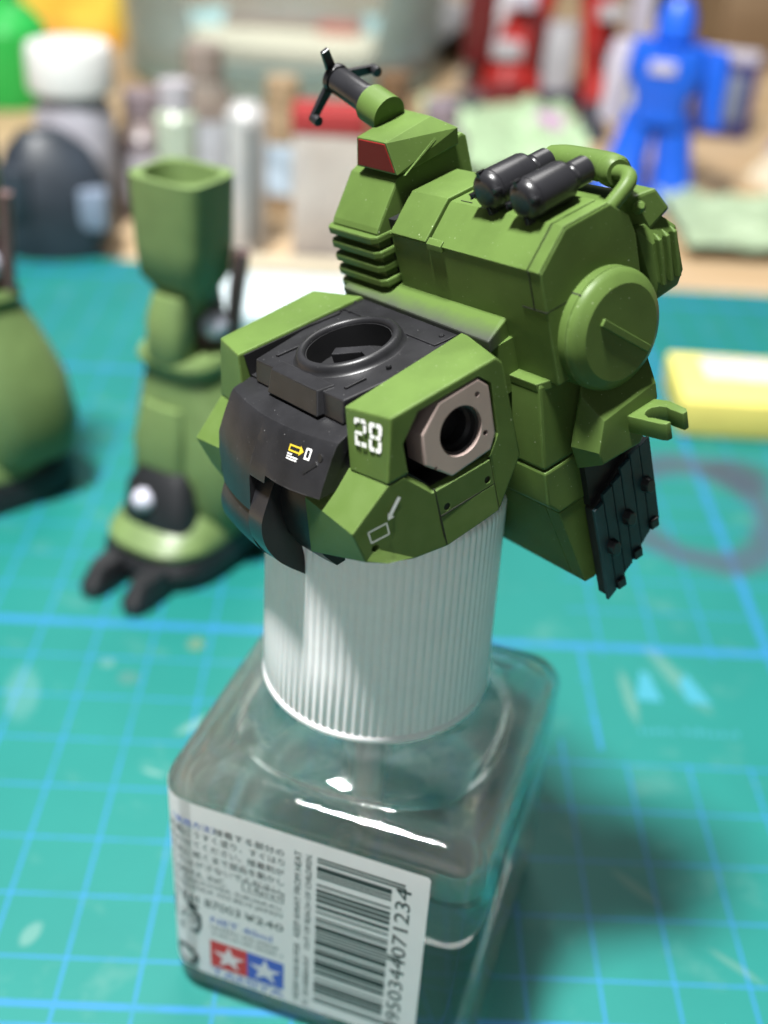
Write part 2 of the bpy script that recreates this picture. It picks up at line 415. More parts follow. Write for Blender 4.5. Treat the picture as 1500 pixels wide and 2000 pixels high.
def glass(name, ior, tint=(0.965, 0.985, 0.975), clear=0.42, grey_lift=0.0):
    """refracting body mixed with a straight-through share, added to let light into the bottle"""
    m = bpy.data.materials.new(name); m.use_nodes = True; nt = m.node_tree; b = nt.nodes['Principled BSDF']
    b.inputs['Base Color'].default_value = (*tint, 1); b.inputs['Transmission Weight'].default_value = 1
    b.inputs['Roughness'].default_value = 0.02; b.inputs['IOR'].default_value = ior
    t = nt.nodes.new('ShaderNodeBsdfTransparent'); t.inputs[0].default_value = (*tint, 1)
    mxs = nt.nodes.new('ShaderNodeMixShader'); mxs.inputs[0].default_value = clear
    nt.links.new(b.outputs[0], mxs.inputs[1]); nt.links.new(t.outputs[0], mxs.inputs[2]); out = mxs.outputs[0]
    if grey_lift:
        d = nt.nodes.new('ShaderNodeBsdfDiffuse'); d.inputs[0].default_value = (.66, .64, .58, 1)  # pale grey diffuse share mixed in to brighten the glass
        nz = nt.nodes.new('ShaderNodeTexNoise'); nz.inputs['Scale'].default_value = 1.3; nz.inputs['Detail'].default_value = 5
        tc = nt.nodes.new('ShaderNodeTexCoord'); nt.links.new(tc.outputs['Object'], nz.inputs['Vector'])
        mr = nt.nodes.new('ShaderNodeMapRange'); mr.inputs[3].default_value = grey_lift * .5; mr.inputs[4].default_value = grey_lift * 1.5; nt.links.new(nz.outputs[0], mr.inputs[0])
        m3 = nt.nodes.new('ShaderNodeMixShader'); nt.links.new(mr.outputs[0], m3.inputs[0]); nt.links.new(out, m3.inputs[1]); nt.links.new(d.outputs[0], m3.inputs[2]); out = m3.outputs[0]
    nt.links.new(out, nt.nodes['Material Output'].inputs[0])
    return m
LEVEL = 2.95
bm = bmesh.new()
outer = [ring(0.0, 0.30), ring(0.03, 0.14), ring(0.10, 0.045), ring(0.22, 0.0)] + [ring(z, 0.0) for z in (0.6, 1.2, 1.9, 2.6, 3.1)] + [ring(3.42, 0.0)] + shoulder(0.0, 0.0)
rows_o = loft(bm, outer, cap0=True)
T_IN = 0.15
up_in = [ring(LEVEL, T_IN), ring(3.2, T_IN), ring(3.42 - 0.12, T_IN)] + shoulder(T_IN, 0.12)
rows_i = loft(bm, up_in, flip=True)
n = len(rows_o[0])
for k in range(n): bm.faces.new((rows_o[-1][k], rows_o[-1][(k + 1) % n], rows_i[-1][(k + 1) % n], rows_i[-1][k]))
g = link('glass_body', mesh_from(bm, 'glass_body'), glass('clear_glass', 1.46, grey_lift=0.02), bottle, 40)
bm = bmesh.new()
top = bm.faces.new([bm.verts.new(p) for p in ring(LEVEL, T_IN)])
liquid = link('liquid', mesh_from(bm, 'liquid'), glass('liquid_surface', 1.40, (0.96, 0.98, 0.97), 0.3), bottle, 40)

# paper label wrapped round the corner
X0 = -(HW - RC)
def lab(s, z, off=0.008):
    x = s - 1.775
    if x >= X0: return Vector((x, -HD - off, z))
    arc = X0 - x; a = arc / RC
    if a <= pi / 2: return Vector((X0 - (RC + off) * sin(a), -(HD - RC) - (RC + off) * cos(a), z))
    return Vector((-HW - off, -(HD - RC) + (arc - RC * pi / 2), z))
LABEL = mat('label_paper', (0.97, 0.87, 0.90), 0.42, var=0.02, bump=0.05, bscale=20, coat=0.15)
SA = [-3.30, -2.2, -1.2] + [-0.75 + 0.05 * k for k in range(17)] + [0.3, 0.8, 1.5, 2.3, 3.0, 3.07, 3.10]
bm = bmesh.new()
grid = [[bm.verts.new(lab(s, z)) for z in ((0.42, 0.46, 1.4, 2.4, 3.39, 3.43) if s < 3.08 else (0.46, 0.48, 1.4, 2.4, 3.37, 3.39))] for s in SA]
for a, b in zip(grid, grid[1:]):
    for k in range(5): bm.faces.new((a[k], b[k], b[k + 1], a[k + 1]))
label = link('paper_label', mesh_from(bm, 'paper_label'), LABEL, bottle, 40)
nt = LABEL.node_tree; pb = nt.nodes['Principled BSDF']; tl = nt.nodes.new('ShaderNodeBsdfTranslucent'); tl.inputs[0].default_value = (.85, .80, .70, 1)
mt = nt.nodes.new('ShaderNodeMixShader'); mt.inputs[0].default_value = 0.36
nt.links.new(pb.outputs[0], mt.inputs[1]); nt.links.new(tl.outputs[0], mt.inputs[2]); nt.links.new(mt.outputs[0], nt.nodes['Material Output'].inputs[0])
INK = mat('black_ink', (0.03, 0.032, 0.032), 0.6); BLUEINK = mat('blue_ink', (0.06, 0.10, 0.42), 0.6); REDINK = mat('red_ink', (0.52, 0.035, 0.035), 0.6)
def put(bms, m, name='printing', off=0.0105):
    bm = bm_join(*bms)
    bmesh.ops.triangulate(bm, faces=bm.faces[:])
    warp(bm, lambda c: lab(c.x, c.y, off))
    return tag(link(name, mesh_from(bm, name), m, label), kind='stuff')
def tx(t, s, z, size, width=None, rot=0, align='LEFT'):
    bm = text_mesh(t, size, align)
    if width:
        xs = [v.co.x for v in bm.verts]; k = width / max(1e-6, max(xs) - min(xs)); bm.transform(Matrix.Diagonal((k, 1, 1, 1)))
    if rot: bm.transform(Matrix.Rotation(radians(rot), 4, 'Z'))
    bm.transform(Matrix.Translation((s, z, 0))); return bm
def scribble(s, z, width, h, rot=0):
    """print too small to read in the photograph: a row of letter-sized strokes"""
    P = []; x = 0.0; w = h * 0.62
    while x < width - w:
        if random.random() < 0.14: x += w * 0.8; continue
        t = h * 0.16; kind = random.randrange(4)
        P.append([(x, 0), (x + t, 0), (x + t, h), (x, h)])
        if kind != 1: P.append([(x + t, h - t), (x + w, h - t), (x + w, h), (x + t, h)])
        if kind != 2: P.append([(x + t, h * .45), (x + w * .9, h * .45), (x + w * .9, h * .45 + t), (x + t, h * .45 + t)])
        if kind in (0, 2): P.append([(x + w - t, 0), (x + w, 0), (x + w, h * .45), (x + w - t, h * .45)])
        x += w * 1.35
    bm = bm_polys(P)
    if rot: bm.transform(Matrix.Rotation(radians(rot), 4, 'Z'))
    bm.transform(Matrix.Translation((s, z, 0))); return bm
jp = ['両面にうすく塗り、すぐはり', '合わせてください。接着剤が', '完全に乾くまで部品を動かし', 'たりはがさないでください。']
ink = [tx('接着する部分の', 0.53, 3.045, 0.125, 0.87)]
for k, t in enumerate(jp): ink.append(tx(t, -0.10, 2.885 - 0.168 * k, 0.125, 1.50))
ink += [tx('TAMIYA, INC.', -0.10, 2.20, 0.155, 0.77), tx('3-7, ONDAWARA, SURUGA-KU,', -0.10, 2.09, 0.095, 1.48), tx('SHIZUOKA 422-8610 JAPAN', -0.10, 1.975, 0.095, 1.48),
        tx('ITEM 87003', -0.10, 1.72, 0.20, 0.93), tx('\u00a5240', 0.90, 1.72, 0.18, 0.50), tx('14yrs+', 0.93, 2.275, 0.12, 0.42),
        scribble(0.44, 1.34, 0.97, 0.06), scribble(0.44, 1.23, 0.97, 0.06)]
def frame(x0, x1, z0, z1, w): return bm_polys([[(x0, z0), (x1, z0), (x1, z0 + w), (x0, z0 + w)], [(x0, z1 - w), (x1, z1 - w), (x1, z1), (x0, z1)], [(x0, z0 + w), (x0 + w, z0 + w), (x0 + w, z1 - w), (x0, z1 - w)], [(x1 - w, z0 + w), (x1, z0 + w), (x1, z1 - w), (x1 - w, z1 - w)]])
ink.append(frame(0.88, 1.40, 2.235, 2.405, 0.012))
# recycling marks
def thick(pts, w):
    P = []
    for (x0, y0), (x1, y1) in zip(pts, pts[1:]):
        d = Vector((x1 - x0, y1 - y0)).normalized(); n_ = Vector((-d.y, d.x)) * w / 2; e = d * w * 0.3
        P.append([(x0 - e.x - n_.x, y0 - e.y - n_.y), (x1 + e.x - n_.x, y1 + e.y - n_.y), (x1 + e.x + n_.x, y1 + e.y + n_.y), (x0 - e.x + n_.x, y0 - e.y + n_.y)])
    return bm_polys(P)
ink += [thick([(0.18, 1.64), (-0.10, 1.62), (-0.13, 1.40), (-0.10, 1.27), (0.02, 1.22)], 0.045), thick([(0.02, 1.17), (0.25, 1.17), (0.30, 1.30), (0.30, 1.50), (0.22, 1.57)], 0.045),
        bm_polys([[(0.16, 1.72), (0.31, 1.64), (0.16, 1.56)], [(0.06, 1.27), (-0.06, 1.19), (0.06, 1.10)]]), tx('プラ', -0.06, 1.34, 0.21, 0.32)]
cr = []
for k in range(36):
    a0, a1 = 2 * pi * k / 36, 2 * pi * (k + 1) / 36
    if k in (3, 15, 27): continue
    ro, ri = 0.185, 0.115
    cr.append([(0.08 + ro * cos(a0), 0.66 + ro * sin(a0)), (0.08 + ro * cos(a1), 0.66 + ro * sin(a1)), (0.08 + ri * cos(a1), 0.66 + ri * sin(a1)), (0.08 + ri * cos(a0), 0.66 + ri * sin(a0))])
ink.append(bm_polys(cr))
ink += [tx('KEEP AWAY FROM HEAT', 1.61, 1.72, 0.115, 1.48, 90), tx('OUT OF REACH OF CHILDREN.', 1.735, 1.55, 0.10, 1.66, 90),
        scribble(1.61, 0.48, 1.12, 0.07, 90), scribble(1.735, 0.48, 0.98, 0.07, 90)]
ink.append(tx('4950344071234', 2.90, 0.55, 0.25, 2.58, 90))
put(ink, INK)
put([tx('〈使用方法〉', -0.10, 3.045, 0.125, 0.58), tx('NET 40ml', 0.44, 1.46, 0.165, 0.80)], BLUEINK)
# EAN bars, read upwards
Lc = ['0001101', '0011001', '0010011', '0111101', '0100011', '0110001', '0101111', '0111011', '0110111', '0001011']
PAR = {'4': 'LGLLGG'}
code = '4950344071234'
def ean(c):
    s = '101'
    for d, p in zip(c[1:7], PAR[c[0]]):
        t = Lc[int(d)]
        if p == 'G': t = ''.join('1' if q == '0' else '0' for q in t)[::-1]
        s += t
    s += '01010'
    for d in c[7:]: s += ''.join('1' if q == '0' else '0' for q in Lc[int(d)])
    return s + '101'
bits = ean(code); Z0, Z1 = 0.62, 3.20; mod = (Z1 - Z0) / len(bits); bars = []; k = 0
while k < len(bits):
    if bits[k] == '1':
        j = k
        while j < len(bits) and bits[j] == '1': j += 1
        guard = k < 3 or k >= 92 or 45 <= k < 50
        bars.append([(1.80, Z0 + k * mod), (2.83 if guard else 2.68, Z0 + k * mod), (2.83 if guard else 2.68, Z0 + j * mod), (1.80, Z0 + j * mod)]); k = j
    else: k += 1
put([bm_polys(bars)], INK, 'barcode')
# maker logo: red and blue panels with stars
put([bm_polys([[(0.43, 0.62), (0.925, 0.62), (0.925, 1.12), (0.43, 1.12)]])], REDINK, 'logo_panel')
put([bm_polys([[(0.925, 0.62), (1.41, 0.62), (1.41, 1.12), (0.925, 1.12)]]), tx('TAMIYA', 0.43, 0.46, 0.185, 0.98)], BLUEINK, 'logo_panel')
def star(cx, cy, r):
    P = [(cx + (r if k % 2 == 0 else r * 0.40) * sin(pi * k / 5), cy + (r if k % 2 == 0 else r * 0.40) * cos(pi * k / 5)) for k in range(10)]
    return [[P[k], P[(k + 1) % 10], (cx, cy)] for k in range(10)]
for cx in (0.68, 1.165): put([bm_polys(star(cx, 0.86, 0.225))], LABEL, 'logo_star', 0.0125)

# cap
CAPW = mat('white_cap_plastic', (0.97, 0.93, 0.95), 0.5, spec=0.3, var=0.03, sss=0.4)
cx, cy = -0.05, 0.0
def cap_mesh():
    bm = bmesh.new(); NR = 88; rows = []
    def r_(z): return 1.318 - (z - 4.4) * 0.0155
    lv = [(4.40, -0.03, 0), (4.405, 0.0, 0), (4.43, 0.008, 0), (4.48, 0.006, 0), (4.50, -0.01, 0), (4.52, -0.012, 1), (5.3, -0.012, 1), (6.2, -0.012, 1), (6.92, -0.012, 1), (6.98, -0.02, 0.6), (7.05, -0.06, 0), (7.07, -0.14, 0)]
    for z, d, rib in lv:
        row = []
        for k in range(NR * 6):
            a = 2 * pi * k / (NR * 6); ph = (k % 6)
            h = (0.0, 0.011, 0.016, 0.016, 0.011, 0.0)[ph] * rib
            rr = r_(z) + d + h
            row.append(bm.verts.new((cx + rr * cos(a), cy + rr * sin(a), z)))
        rows.append(row)
    nn = NR * 6
    for a, b in zip(rows, rows[1:]):
        for k in range(nn): bm.faces.new((a[k], a[(k + 1) % nn], b[(k + 1) % nn], b[k]))
    bm.faces.new(rows[-1]); bm.faces.new(rows[0][::-1])
    return mesh_from(bm, 'ribbed_cap')
cap = link('ribbed_cap', cap_mesh(), CAPW, bottle, 50)
link('brush_stem', mesh_from(bm_cyl((cx, cy, 1.6), (cx, cy, 4.38), 0.16, 0.2), 'brush_stem'), CAPW, cap, 40)
BRIS = mat('brush_bristles', (0.35, 0.27, 0.16), 0.6)
link('brush_tip', mesh_from(bm_cyl((cx, cy, 0.8), (cx, cy, 1.6), 0.05, 0.14), 'brush_tip'), BRIS, cap, 40)

# ------------------------------------------------------------------ robot torso (own axes: x = its left, y = its back, z = up)
T = Matrix(((0.5801516900084266, 0.7662168340902409, -0.27628930442037497),
            (-0.7988245703225704, 0.6014923612503653, -0.009286829729289792),
            (0.15907018083012084, 0.22609445485059584, 0.9610296431726153)))
OT = Vector((4.778, -0.384, 6.896)); K = 0.928
BASE = Vector((-1.66, 0.8, -0.30)); XC = -1.66
torso = thing('robot_torso', 'headless green toy robot torso numbered 28 with backpack, standing on the white bottle cap', 'robot torso')
torso.matrix_world = Matrix.Translation(CAM + K * (OT + T @ BASE - CAM)) @ T.to_4x4()
def put_t(name, bm, m, parent=None, bev=0.0, smooth=10, seg=2, ang=35):
    if bev: bevel_bm(bm, bev, seg, ang)
    for v in bm.verts: v.co = (v.co - BASE) * K
    bmesh.ops.recalc_face_normals(bm, faces=bm.faces)
    return link(name, mesh_from(bm, name), m, parent or torso, smooth)
def put_flat(name, bm, m, parent):          # decals: keep their own winding
    for v in bm.verts: v.co = (v.co - BASE) * K
    return link(name, mesh_from(bm, name), m, parent)
def mx(x): return 2 * XC - x
def mirror(bm):
    for v in bm.verts: v.co.x = 2 * XC - v.co.x
    bmesh.ops.reverse_faces(bm, faces=bm.faces); return bm

OCT = [(.80, 1.27), (1.556, 1.275), (1.69, 1.133), (1.65, .57), (1.50, .385), (.77, .405), (.53, .71), (.555, 1.04)]
def scale_poly(P, k):
    c = (sum(p[0] for p in P) / len(P), sum(p[1] for p in P) / len(P))
    return [(c[0] + (y - c[0]) * k, c[1] + (z - c[1]) * k) for y, z in P]
def groove_x(p, q, w=0.016, depth=0.02, x=0.0):
    """a thin slot in the side face x, from (y,z) p to q"""
    d = Vector((q[0] - p[0], q[1] - p[1])).normalized(); n = Vector((-d.y, d.x)) * w / 2
    P = [(p[0] - n.x, p[1] - n.y), (q[0] - n.x, q[1] - n.y), (q[0] + n.x, q[1] + n.y), (p[0] + n.x, p[1] + n.y)]
    return bm_prism(P, 'x', x - depth, x + 0.05)
def hole_x(y, z, r=0.042, depth=0.12, x=0.0): return bm_cyl((x - depth, y, z), (x + 0.05, y, z), r, n=16)

def upper_block():
    O = [(.50, 1.35), (1.80, 1.36), (1.87, 1.27), (1.87, .2), (1.48, -.262), (1.497, .376), (.527, .712), (.282, .722)]
    I = [(.385, 1.35), (2.0, 1.36), (2.05, 1.27), (1.87, .2), (1.48, -.262), (1.497, .376), (.527, .70), (.25, .685)]
    out = [(0, y, z) for y, z in O]; inn = []
    for y, z in I: inn.append((-.61 - .14 * max(0, y - .4) / 1.6, y, z))
    bm = bevel_bm(bm_two(out, inn), 0.022, 2)
    return carve(bm, [bm_prism(OCT, 'x', -.46, .1)])
def lower_block():
    O = [(.282, .708), (.527, .698), (.77, .400), (1.49, .372), (1.474, -.262), (1.30, -.275), (.764, -.292), (.35, -.20), (.05, -.06), (-.13, .02), (-.2, .41)]
    I = [(.25, .67), (.527, .685), (.77, .40), (1.49, .372), (1.474, -.262), (1.30, -.19), (.7, -.18), (.35, -.10), (.05, -.02), (-.24, -.20), (-.12, .42)]
    out = [(0, y, z) for y, z in O]; inn = [(-1.02, y, z) for y, z in I]
    out[-1] = (-.05, *O[-1]); out[-2] = (-.08, *O[-2]); out[0] = (-.004, *O[0])
    bm = bevel_bm(bm_two(out, inn), 0.016, 2)
    big = [(y, z) for y, z in scale_poly(OCT, 1.09)]
    fl = bm_two([(-.075, y, z) for y, z in OCT], [(.04, y, z) for y, z in scale_poly(OCT, 1.14)])
    cuts = [bm_prism(OCT, 'x', -.46, .1), fl, groove_x((.777, .43), (.764, -.32)), groove_x((.779, .062), (1.493, .060)),
            hole_x(.875, .125), hole_x(1.408, .148), hole_x(.0, .125)]
    return carve(bm, cuts)
def side_set(mirrored):
    f = mirror if mirrored else (lambda b: b)
    ub = put_t('chest_block', f(upper_block()), GREEN)
    lb = put_t('side_skirt', f(lower_block()), GREEN2)
    # black lining of the shoulder opening
    o, i = scale_poly(OCT, 0.998), scale_poly(OCT, 0.975)
    bm = bm_two([(-.07, y, z) for y, z in o], [(-.45, y, z) for y, z in o])
    bm = carve(bm, [bm_prism(i, 'x', -.42, .1)])
    put_t('socket_lining', f(bm), BLACK, ub)
    P = [(1.05, 1.235), (1.552, 1.25), (1.655, 1.122), (1.622, .590), (1.525, .445), (1.01, .412), (.74, .685), (.785, 1.005)]
    plate = bevel_bm(bm_two([(.0, y, z) for y, z in P], [(-.30, y, z) for y, z in P]), 0.02, 2)
    plate = carve(plate, [bm_cyl((-.40, 1.225, .825), (.1, 1.225, .825), .262, n=40), hole_x(1.50, 1.10, .03, .05, -.015), hole_x(1.50, .66, .03, .05, -.015), hole_x(.85, .60, .018, .03, -.015)])
    sp = put_t('shoulder_socket', f(plate), PINK)
    ringb = bm_lathe([(.258, -.30), (.258, -.05), (.232, -.06), (.215, -.12), (.19, -.16), (.19, -.30)], 32, Matrix.Translation((-0.0, 1.225, .825)) @ Matrix.Rotation(pi / 2, 4, 'Y'), True)
    put_t('socket_bore', f(bm_join(ringb, bm_cyl((-.40, 1.225, .825), (-.30, 1.225, .825), .26, n=32))), BLACK, sp)
    put_t('inner_black_plate', f(bm_hull([(x - .14 * max(0, y - .4) / 1.6, y, z) for y in (.44, 1.98) for x in (-.622, -.64) for z in (.95, 1.325)])), BLACK, ub)  # thin black plate added along the block's inner wall
    return ub, lb
ub, lb = side_set(False)
side_set(True)

# ink washed into the panel lines of the near side
def ink_x(p, q, w=.014, x0=-.03, x1=-.003, par=None):
    d = Vector((q[0] - p[0], q[1] - p[1])).normalized(); n = Vector((-d.y, d.x)) * w / 2
    put_t('panel_line', bm_prism([(p[0] - n.x, p[1] - n.y), (q[0] - n.x, q[1] - n.y), (q[0] + n.x, q[1] + n.y), (p[0] + n.x, p[1] + n.y)], 'x', x0, x1), LINE, par)
ink_x((.777, .39), (.7645, -.285), par=lb); ink_x((.785, .062), (1.485, .060), par=lb)
for p, q in (((.29, .713), (.525, .704)), ((1.484, .36), (1.474, -.25))): ink_x(p, q, .02, -.2, -.012, lb)
put_t('panel_line', bm_hull([(x, y, z) for x, y, z in ((-.60, .262, .674), (-.01, .292, .712), (-.60, .262, .688), (-.01, .292, .722), (-.60, .4, .68), (-.01, .4, .71), (-.60, .4, .69), (-.01, .4, .72))]), LINE, lb)
for y, z, r in ((.875, .125, .04), (1.408, .148, .04)): put_t('rivet_hole', bm_cyl((-.115, y, z), (-.02, y, z), r, n=14), LINE, lb)
# markings on the near side
def front_pt(u, v):
    a = Vector((-.60, .385, 1.35)).lerp(Vector((0, .50, 1.35)), u); b = Vector((-.615, .25, .685)).lerp(Vector((0, .282, .722)), u)
    p = a.lerp(b, v); n = (Vector((0, .5, 1.35)) - Vector((-.6, .385, 1.35))).cross(Vector((-.615, .25, .685)) - Vector((-.6, .385, 1.35))).normalized()
    if n.y > 0: n = -n
    return p + n * 0.006
D2 = [[(0.12, 0), (0.45, 0), (0.45, .16), (0.16, .16), (.12, .12)], [(.55, 0), (.86, 0), (1, .12), (1, .16), (.55, .16)], [(.74, .2), (1, .2), (1, .42), (.9, .5), (.74, .5)],
      [(.12, .46), (.66, .46), (.66, .6), (.28, .6), (.0, .6), (.0, .54)], [(0, .63), (.26, .63), (.26, .82), (.45, .82), (.45, 1), (0, 1)], [(.55, .82), (1, .82), (1, 1), (.55, 1)], [(0, .08), (.1, 0), (.2, .0), (.2, .24), (0, .24)]]
D8 = [[(.12, 0), (.45, 0), (.45, .16), (.26, .16), (.26, .42), (.0, .38), (0, .1)], [(.55, 0), (.88, 0), (1, .1), (1, .38), (.74, .42), (.74, .16), (.55, .16)],
      [(.08, .42), (.45, .42), (.45, .56), (.08, .56)], [(.55, .42), (.92, .42), (.92, .56), (.55, .56)],
      [(0, .6), (.26, .6), (.26, .84), (.45, .84), (.45, 1), (.12, 1), (0, .9)], [(.74, .6), (1, .6), (1, .9), (.88, 1), (.55, 1), (.55, .84), (.74, .84)]]
bm = bmesh.new()
for dig, u0, u1, v0, v1 in ((D2, .20, .48, .115, .545), (D8, .535, .83, .125, .565)):
    for poly in dig:
        bm.faces.new([bm.verts.new(front_pt(u0 + (u1 - u0) * x, v0 + (v1 - v0) * y)) for x, y in poly])
tag(put_flat('number_decal', bm, WHITE_DECAL, ub), 'white stencil number 28', kind='stuff')
def side_poly(P, x=0.004): return [(x, y, z) for y, z in P]
def strip(p, q, w):
    d = Vector((q[0] - p[0], q[1] - p[1])).normalized(); n = Vector((-d.y, d.x)) * w / 2; e = d * w / 2
    return side_poly([(p[0] - n.x - e.x, p[1] - n.y - e.y), (q[0] - n.x + e.x, q[1] - n.y + e.y), (q[0] + n.x + e.x, q[1] + n.y + e.y), (p[0] + n.x - e.x, p[1] + n.y - e.y)])
sq = [(-.055, .37), (.163, .352), (.160, .228), (-.052, .246)]
bm = bm_polys([strip(sq[k], sq[(k + 1) % 4], .013) for k in range(4)])
put_flat('square_decal', bm, GREY_DECAL, lb)['kind'] = 'stuff'
bm = bm_polys([strip((.356, .525), (.232, .418), .042), side_poly([(.187, .372), (.262, .372), (.205, .448)])])
put_flat('arrow_decal', bm, GREY_DECAL, lb)['kind'] = 'stuff'

# dark top plate with the neck ring
def xw(y, s): return XC + s * (.86 + (y - .49) * .15)
top_o = [(xw(.49, -1), .49), (xw(.49, 1), .49), (xw(2.09, 1), 2.09), (xw(2.09, -1), 2.09)]
bm = bevel_bm(bm_two([(x, y, 1.30) for x, y in top_o], [(x, y - (.08 if y < 1 else 0), 1.06) for x, y in top_o]), 0.02, 2)
NC_ = (-1.70, 1.20)
bm = carve(bm, [bm_cyl((*NC_, 1.068), (*NC_, 1.6), .485, n=48), bm_prism([(-1.95, 1.0), (-1.5, 1.0), (-1.42, 1.3), (-1.6, 1.45), (-1.95, 1.4)], 'z', 1.07, 1.2)])
tp = put_t('top_plate', bm, DARK)
bm = bm_lathe([(.474, 1.10), (.474, 1.36), (.484, 1.39), (.51, 1.408), (.545, 1.402), (.572, 1.378), (.583, 1.345), (.597, 1.315), (.625, 1.299), (.625, 1.28), (.52, 1.28), (.52, 1.14)], 64, Matrix.Translation((*NC_, 0)), True)
put_t('neck_ring', bm, DARK, tp, smooth=50)
put_t('neck_well', bm_join(bm_lathe([(.4735, 1.075), (.4735, 1.35), (.465, 1.35), (.465, 1.075)], 48, Matrix.Translation((*NC_, 0)), True)), BLACK, tp, smooth=40)
put_t('neck_bracket', bm_hull([(x, y, z) for x, y in ((-2.05, 1.22), (-1.72, 1.46), (-1.62, 1.36), (-1.96, 1.10)) for z in (1.06, 1.21)]), DARK, tp, .01)
put_t('neck_bracket', bm_hull([(x, y, z) for x, y in ((-1.70, 1.44), (-1.36, 1.36), (-1.40, 1.24), (-1.68, 1.30)) for z in (1.06, 1.23)]), DARK, tp, .01)
# front step of the plate
def trap(x0, x1, xs, y0, z0, z1): # sloping front block
    return bm_hull([(x0, y0, z1), (x1, y0, z1), (x0 - xs, y0 - .09, z0), (x1 + xs, y0 - .09, z0), (x0 - xs, y0 + .35, z1), (x1 + xs, y0 + .35, z1), (x0 - xs, y0 + .35, z0), (x1 + xs, y0 + .35, z0)])
put_t('plate_step', bm_hull([(-2.10, .44, 1.318), (-1.20, .44, 1.318), (-2.14, .335, 1.075), (-1.16, .335, 1.075), (-2.16, .62, 1.318), (-1.14, .62, 1.318), (-2.26, .62, 1.075), (-1.06, .62, 1.075)]), DARK, tp, 0.014)
for x0, y0, x1, y1, w in ((-2.325, .65, -2.285, .92, .045), (-.985, .64, -.965, .885, .045), (-2.66, 1.16, -2.565, 1.66, .07)):
    put_t('raised_rib', bevel_bm(bm_hull([(x0 - w / 2, y0, z) for z in (1.29, 1.325)] + [(x0 + w / 2, y0, z) for z in (1.29, 1.325)] + [(x1 - w / 2, y1, z) for z in (1.29, 1.325)] + [(x1 + w / 2, y1, z) for z in (1.29, 1.325)]), 0.008), DARK, tp)
for k in range(2):
    put_t('raised_rib', bm_hull([(x, y + .05 * k, z) for x, y in ((-2.50, 1.735), (-2.19, 1.90), (-2.16, 1.88), (-2.47, 1.715)) for z in (1.29, 1.322)]), DARK, tp, 0.006)
put_t('back_step', bm_hull([(x, y, z) for x, y in ((-2.72, 1.74), (-2.44, 1.74), (-2.16, 1.93), (-1.27, 1.93), (-.97, 1.70), (-.86, 1.70), (-.80, 2.085), (-2.76, 2.085)) for z in (1.28, 1.318)]), DARK, tp, 0.006)
for x, y in ((-2.60, 1.90), (-.95, 1.87), (-.92, 1.15)):
    put_t('bolt', bm_lathe([(0, 1.345), (.022, 1.342), (.03, 1.33), (.03, 1.28)], 12, Matrix.Translation((x, y, 0))), DARK, tp)
put_t('chest_core', bm_box(-2.68, -.64, .45, 2.3, -.22, 1.08), BLACK)
put_t('waist_plug', bm_lathe([(0, .2), (.55, .2), (.55, -.50), (0, -.50)], 32, Matrix.Translation((-1.66, .9, 0))), BLACK)

# cockpit hatch
HC = -1.685
def hatch(x, z, off=0.0):
    if z >= .58: y = .19 + (-.14 - .19) * ((1.0 - z) / .42); hw = 1.055
    else: y = -.14 + (-.29 + .14) * ((.58 - z) / .46); hw = 1.055 - .13 * (.58 - z) / .46
    b = .13 * (1 - min(1, abs(x) ** 2)) * (1 if z > .58 else 1)
    return Vector((HC + x * hw, y - b - off, z))
def hatch_bottom(x): # lower edge, left to right (-1..1)
    if x <= -.12: return .11
    if x < .18: return .50
    return .585 - .03 * min(1, (x - .18) / .3)
XS = [-1, -.86, -.7, -.5, -.3, -.125, -.115, .03, .175, .185, .4, .6, .8, .93, 1]
bm = bmesh.new(); cols = []
for x in XS:
    zb = hatch_bottom(x); c = []
    r0 = hatch(x, 1.0)
    c.append(bm.verts.new((HC + x * 1.0, .52, 1.06)))
    c.append(bm.verts.new((r0.x * .98 + HC * .02, .46, 1.055)))
    c.append(bm.verts.new(r0 + Vector((0, .035, .006))))
    c.append(bm.verts.new(r0 + Vector((0, -.004, -.022))))
    for t in (.2, .4, .6, .8, 1.0):
        z = .978 + (zb - .978) * t; c.append(bm.verts.new(hatch(x, z)))
    p = hatch(x, zb); c.append(bm.verts.new((p.x, p.y + .12, zb - .01))); c.append(bm.verts.new((p.x, .52, zb - .0)))
    cols.append(c)
for a, b in zip(cols, cols[1:]):
    for k in range(len(a)): bm.faces.new((a[k], b[k], b[(k + 1) % len(a)], a[(k + 1) % len(a)]))
bm.faces.new(cols[0]); bm.faces.new(cols[-1][::-1])
hatch_o = put_t('cockpit_hatch', bm, DARK, smooth=19)
def hpoly(P, off=.006): return [hatch(.42 + (x - .02) * .66, .885 + (z - .778) * .66, off) for x, z in P]
def hrect(x0, z0, x1, z1, sk=0.0): return hpoly([(x0, z0 + sk * 0), (x1, z0), (x1, z1), (x0, z1)])
dec = bm_polys([hrect(.02, .735, .27, .755), hrect(.02, .80, .27, .82), hrect(.02, .755, .045, .80), hpoly([(.26, .715), (.345, .778), (.26, .84)])])
put_flat('yellow_arrow_decal', dec, YELLOW_DECAL, hatch_o)['kind'] = 'stuff'
W = []
x = .02
for row, n_ in ((.695, 5), (.665, 10), (.635, 10)):
    xx = .02
    for k in range(n_):
        w = random.uniform(.012, .024); W.append(hrect(xx, row, xx + w, row + .018)); xx += w + .006
for x0, z0, x1, z1 in ((.385, .70, .41, .84), (.475, .70, .50, .84), (.395, .70, .49, .722), (.395, .82, .49, .842)): W.append(hrect(x0, z0, x1, z1))
put_flat('white_caution_decal', bm_polys(W), WHITE_DECAL, hatch_o)['kind'] = 'stuff'
p = hatch(.86, .875, 0)
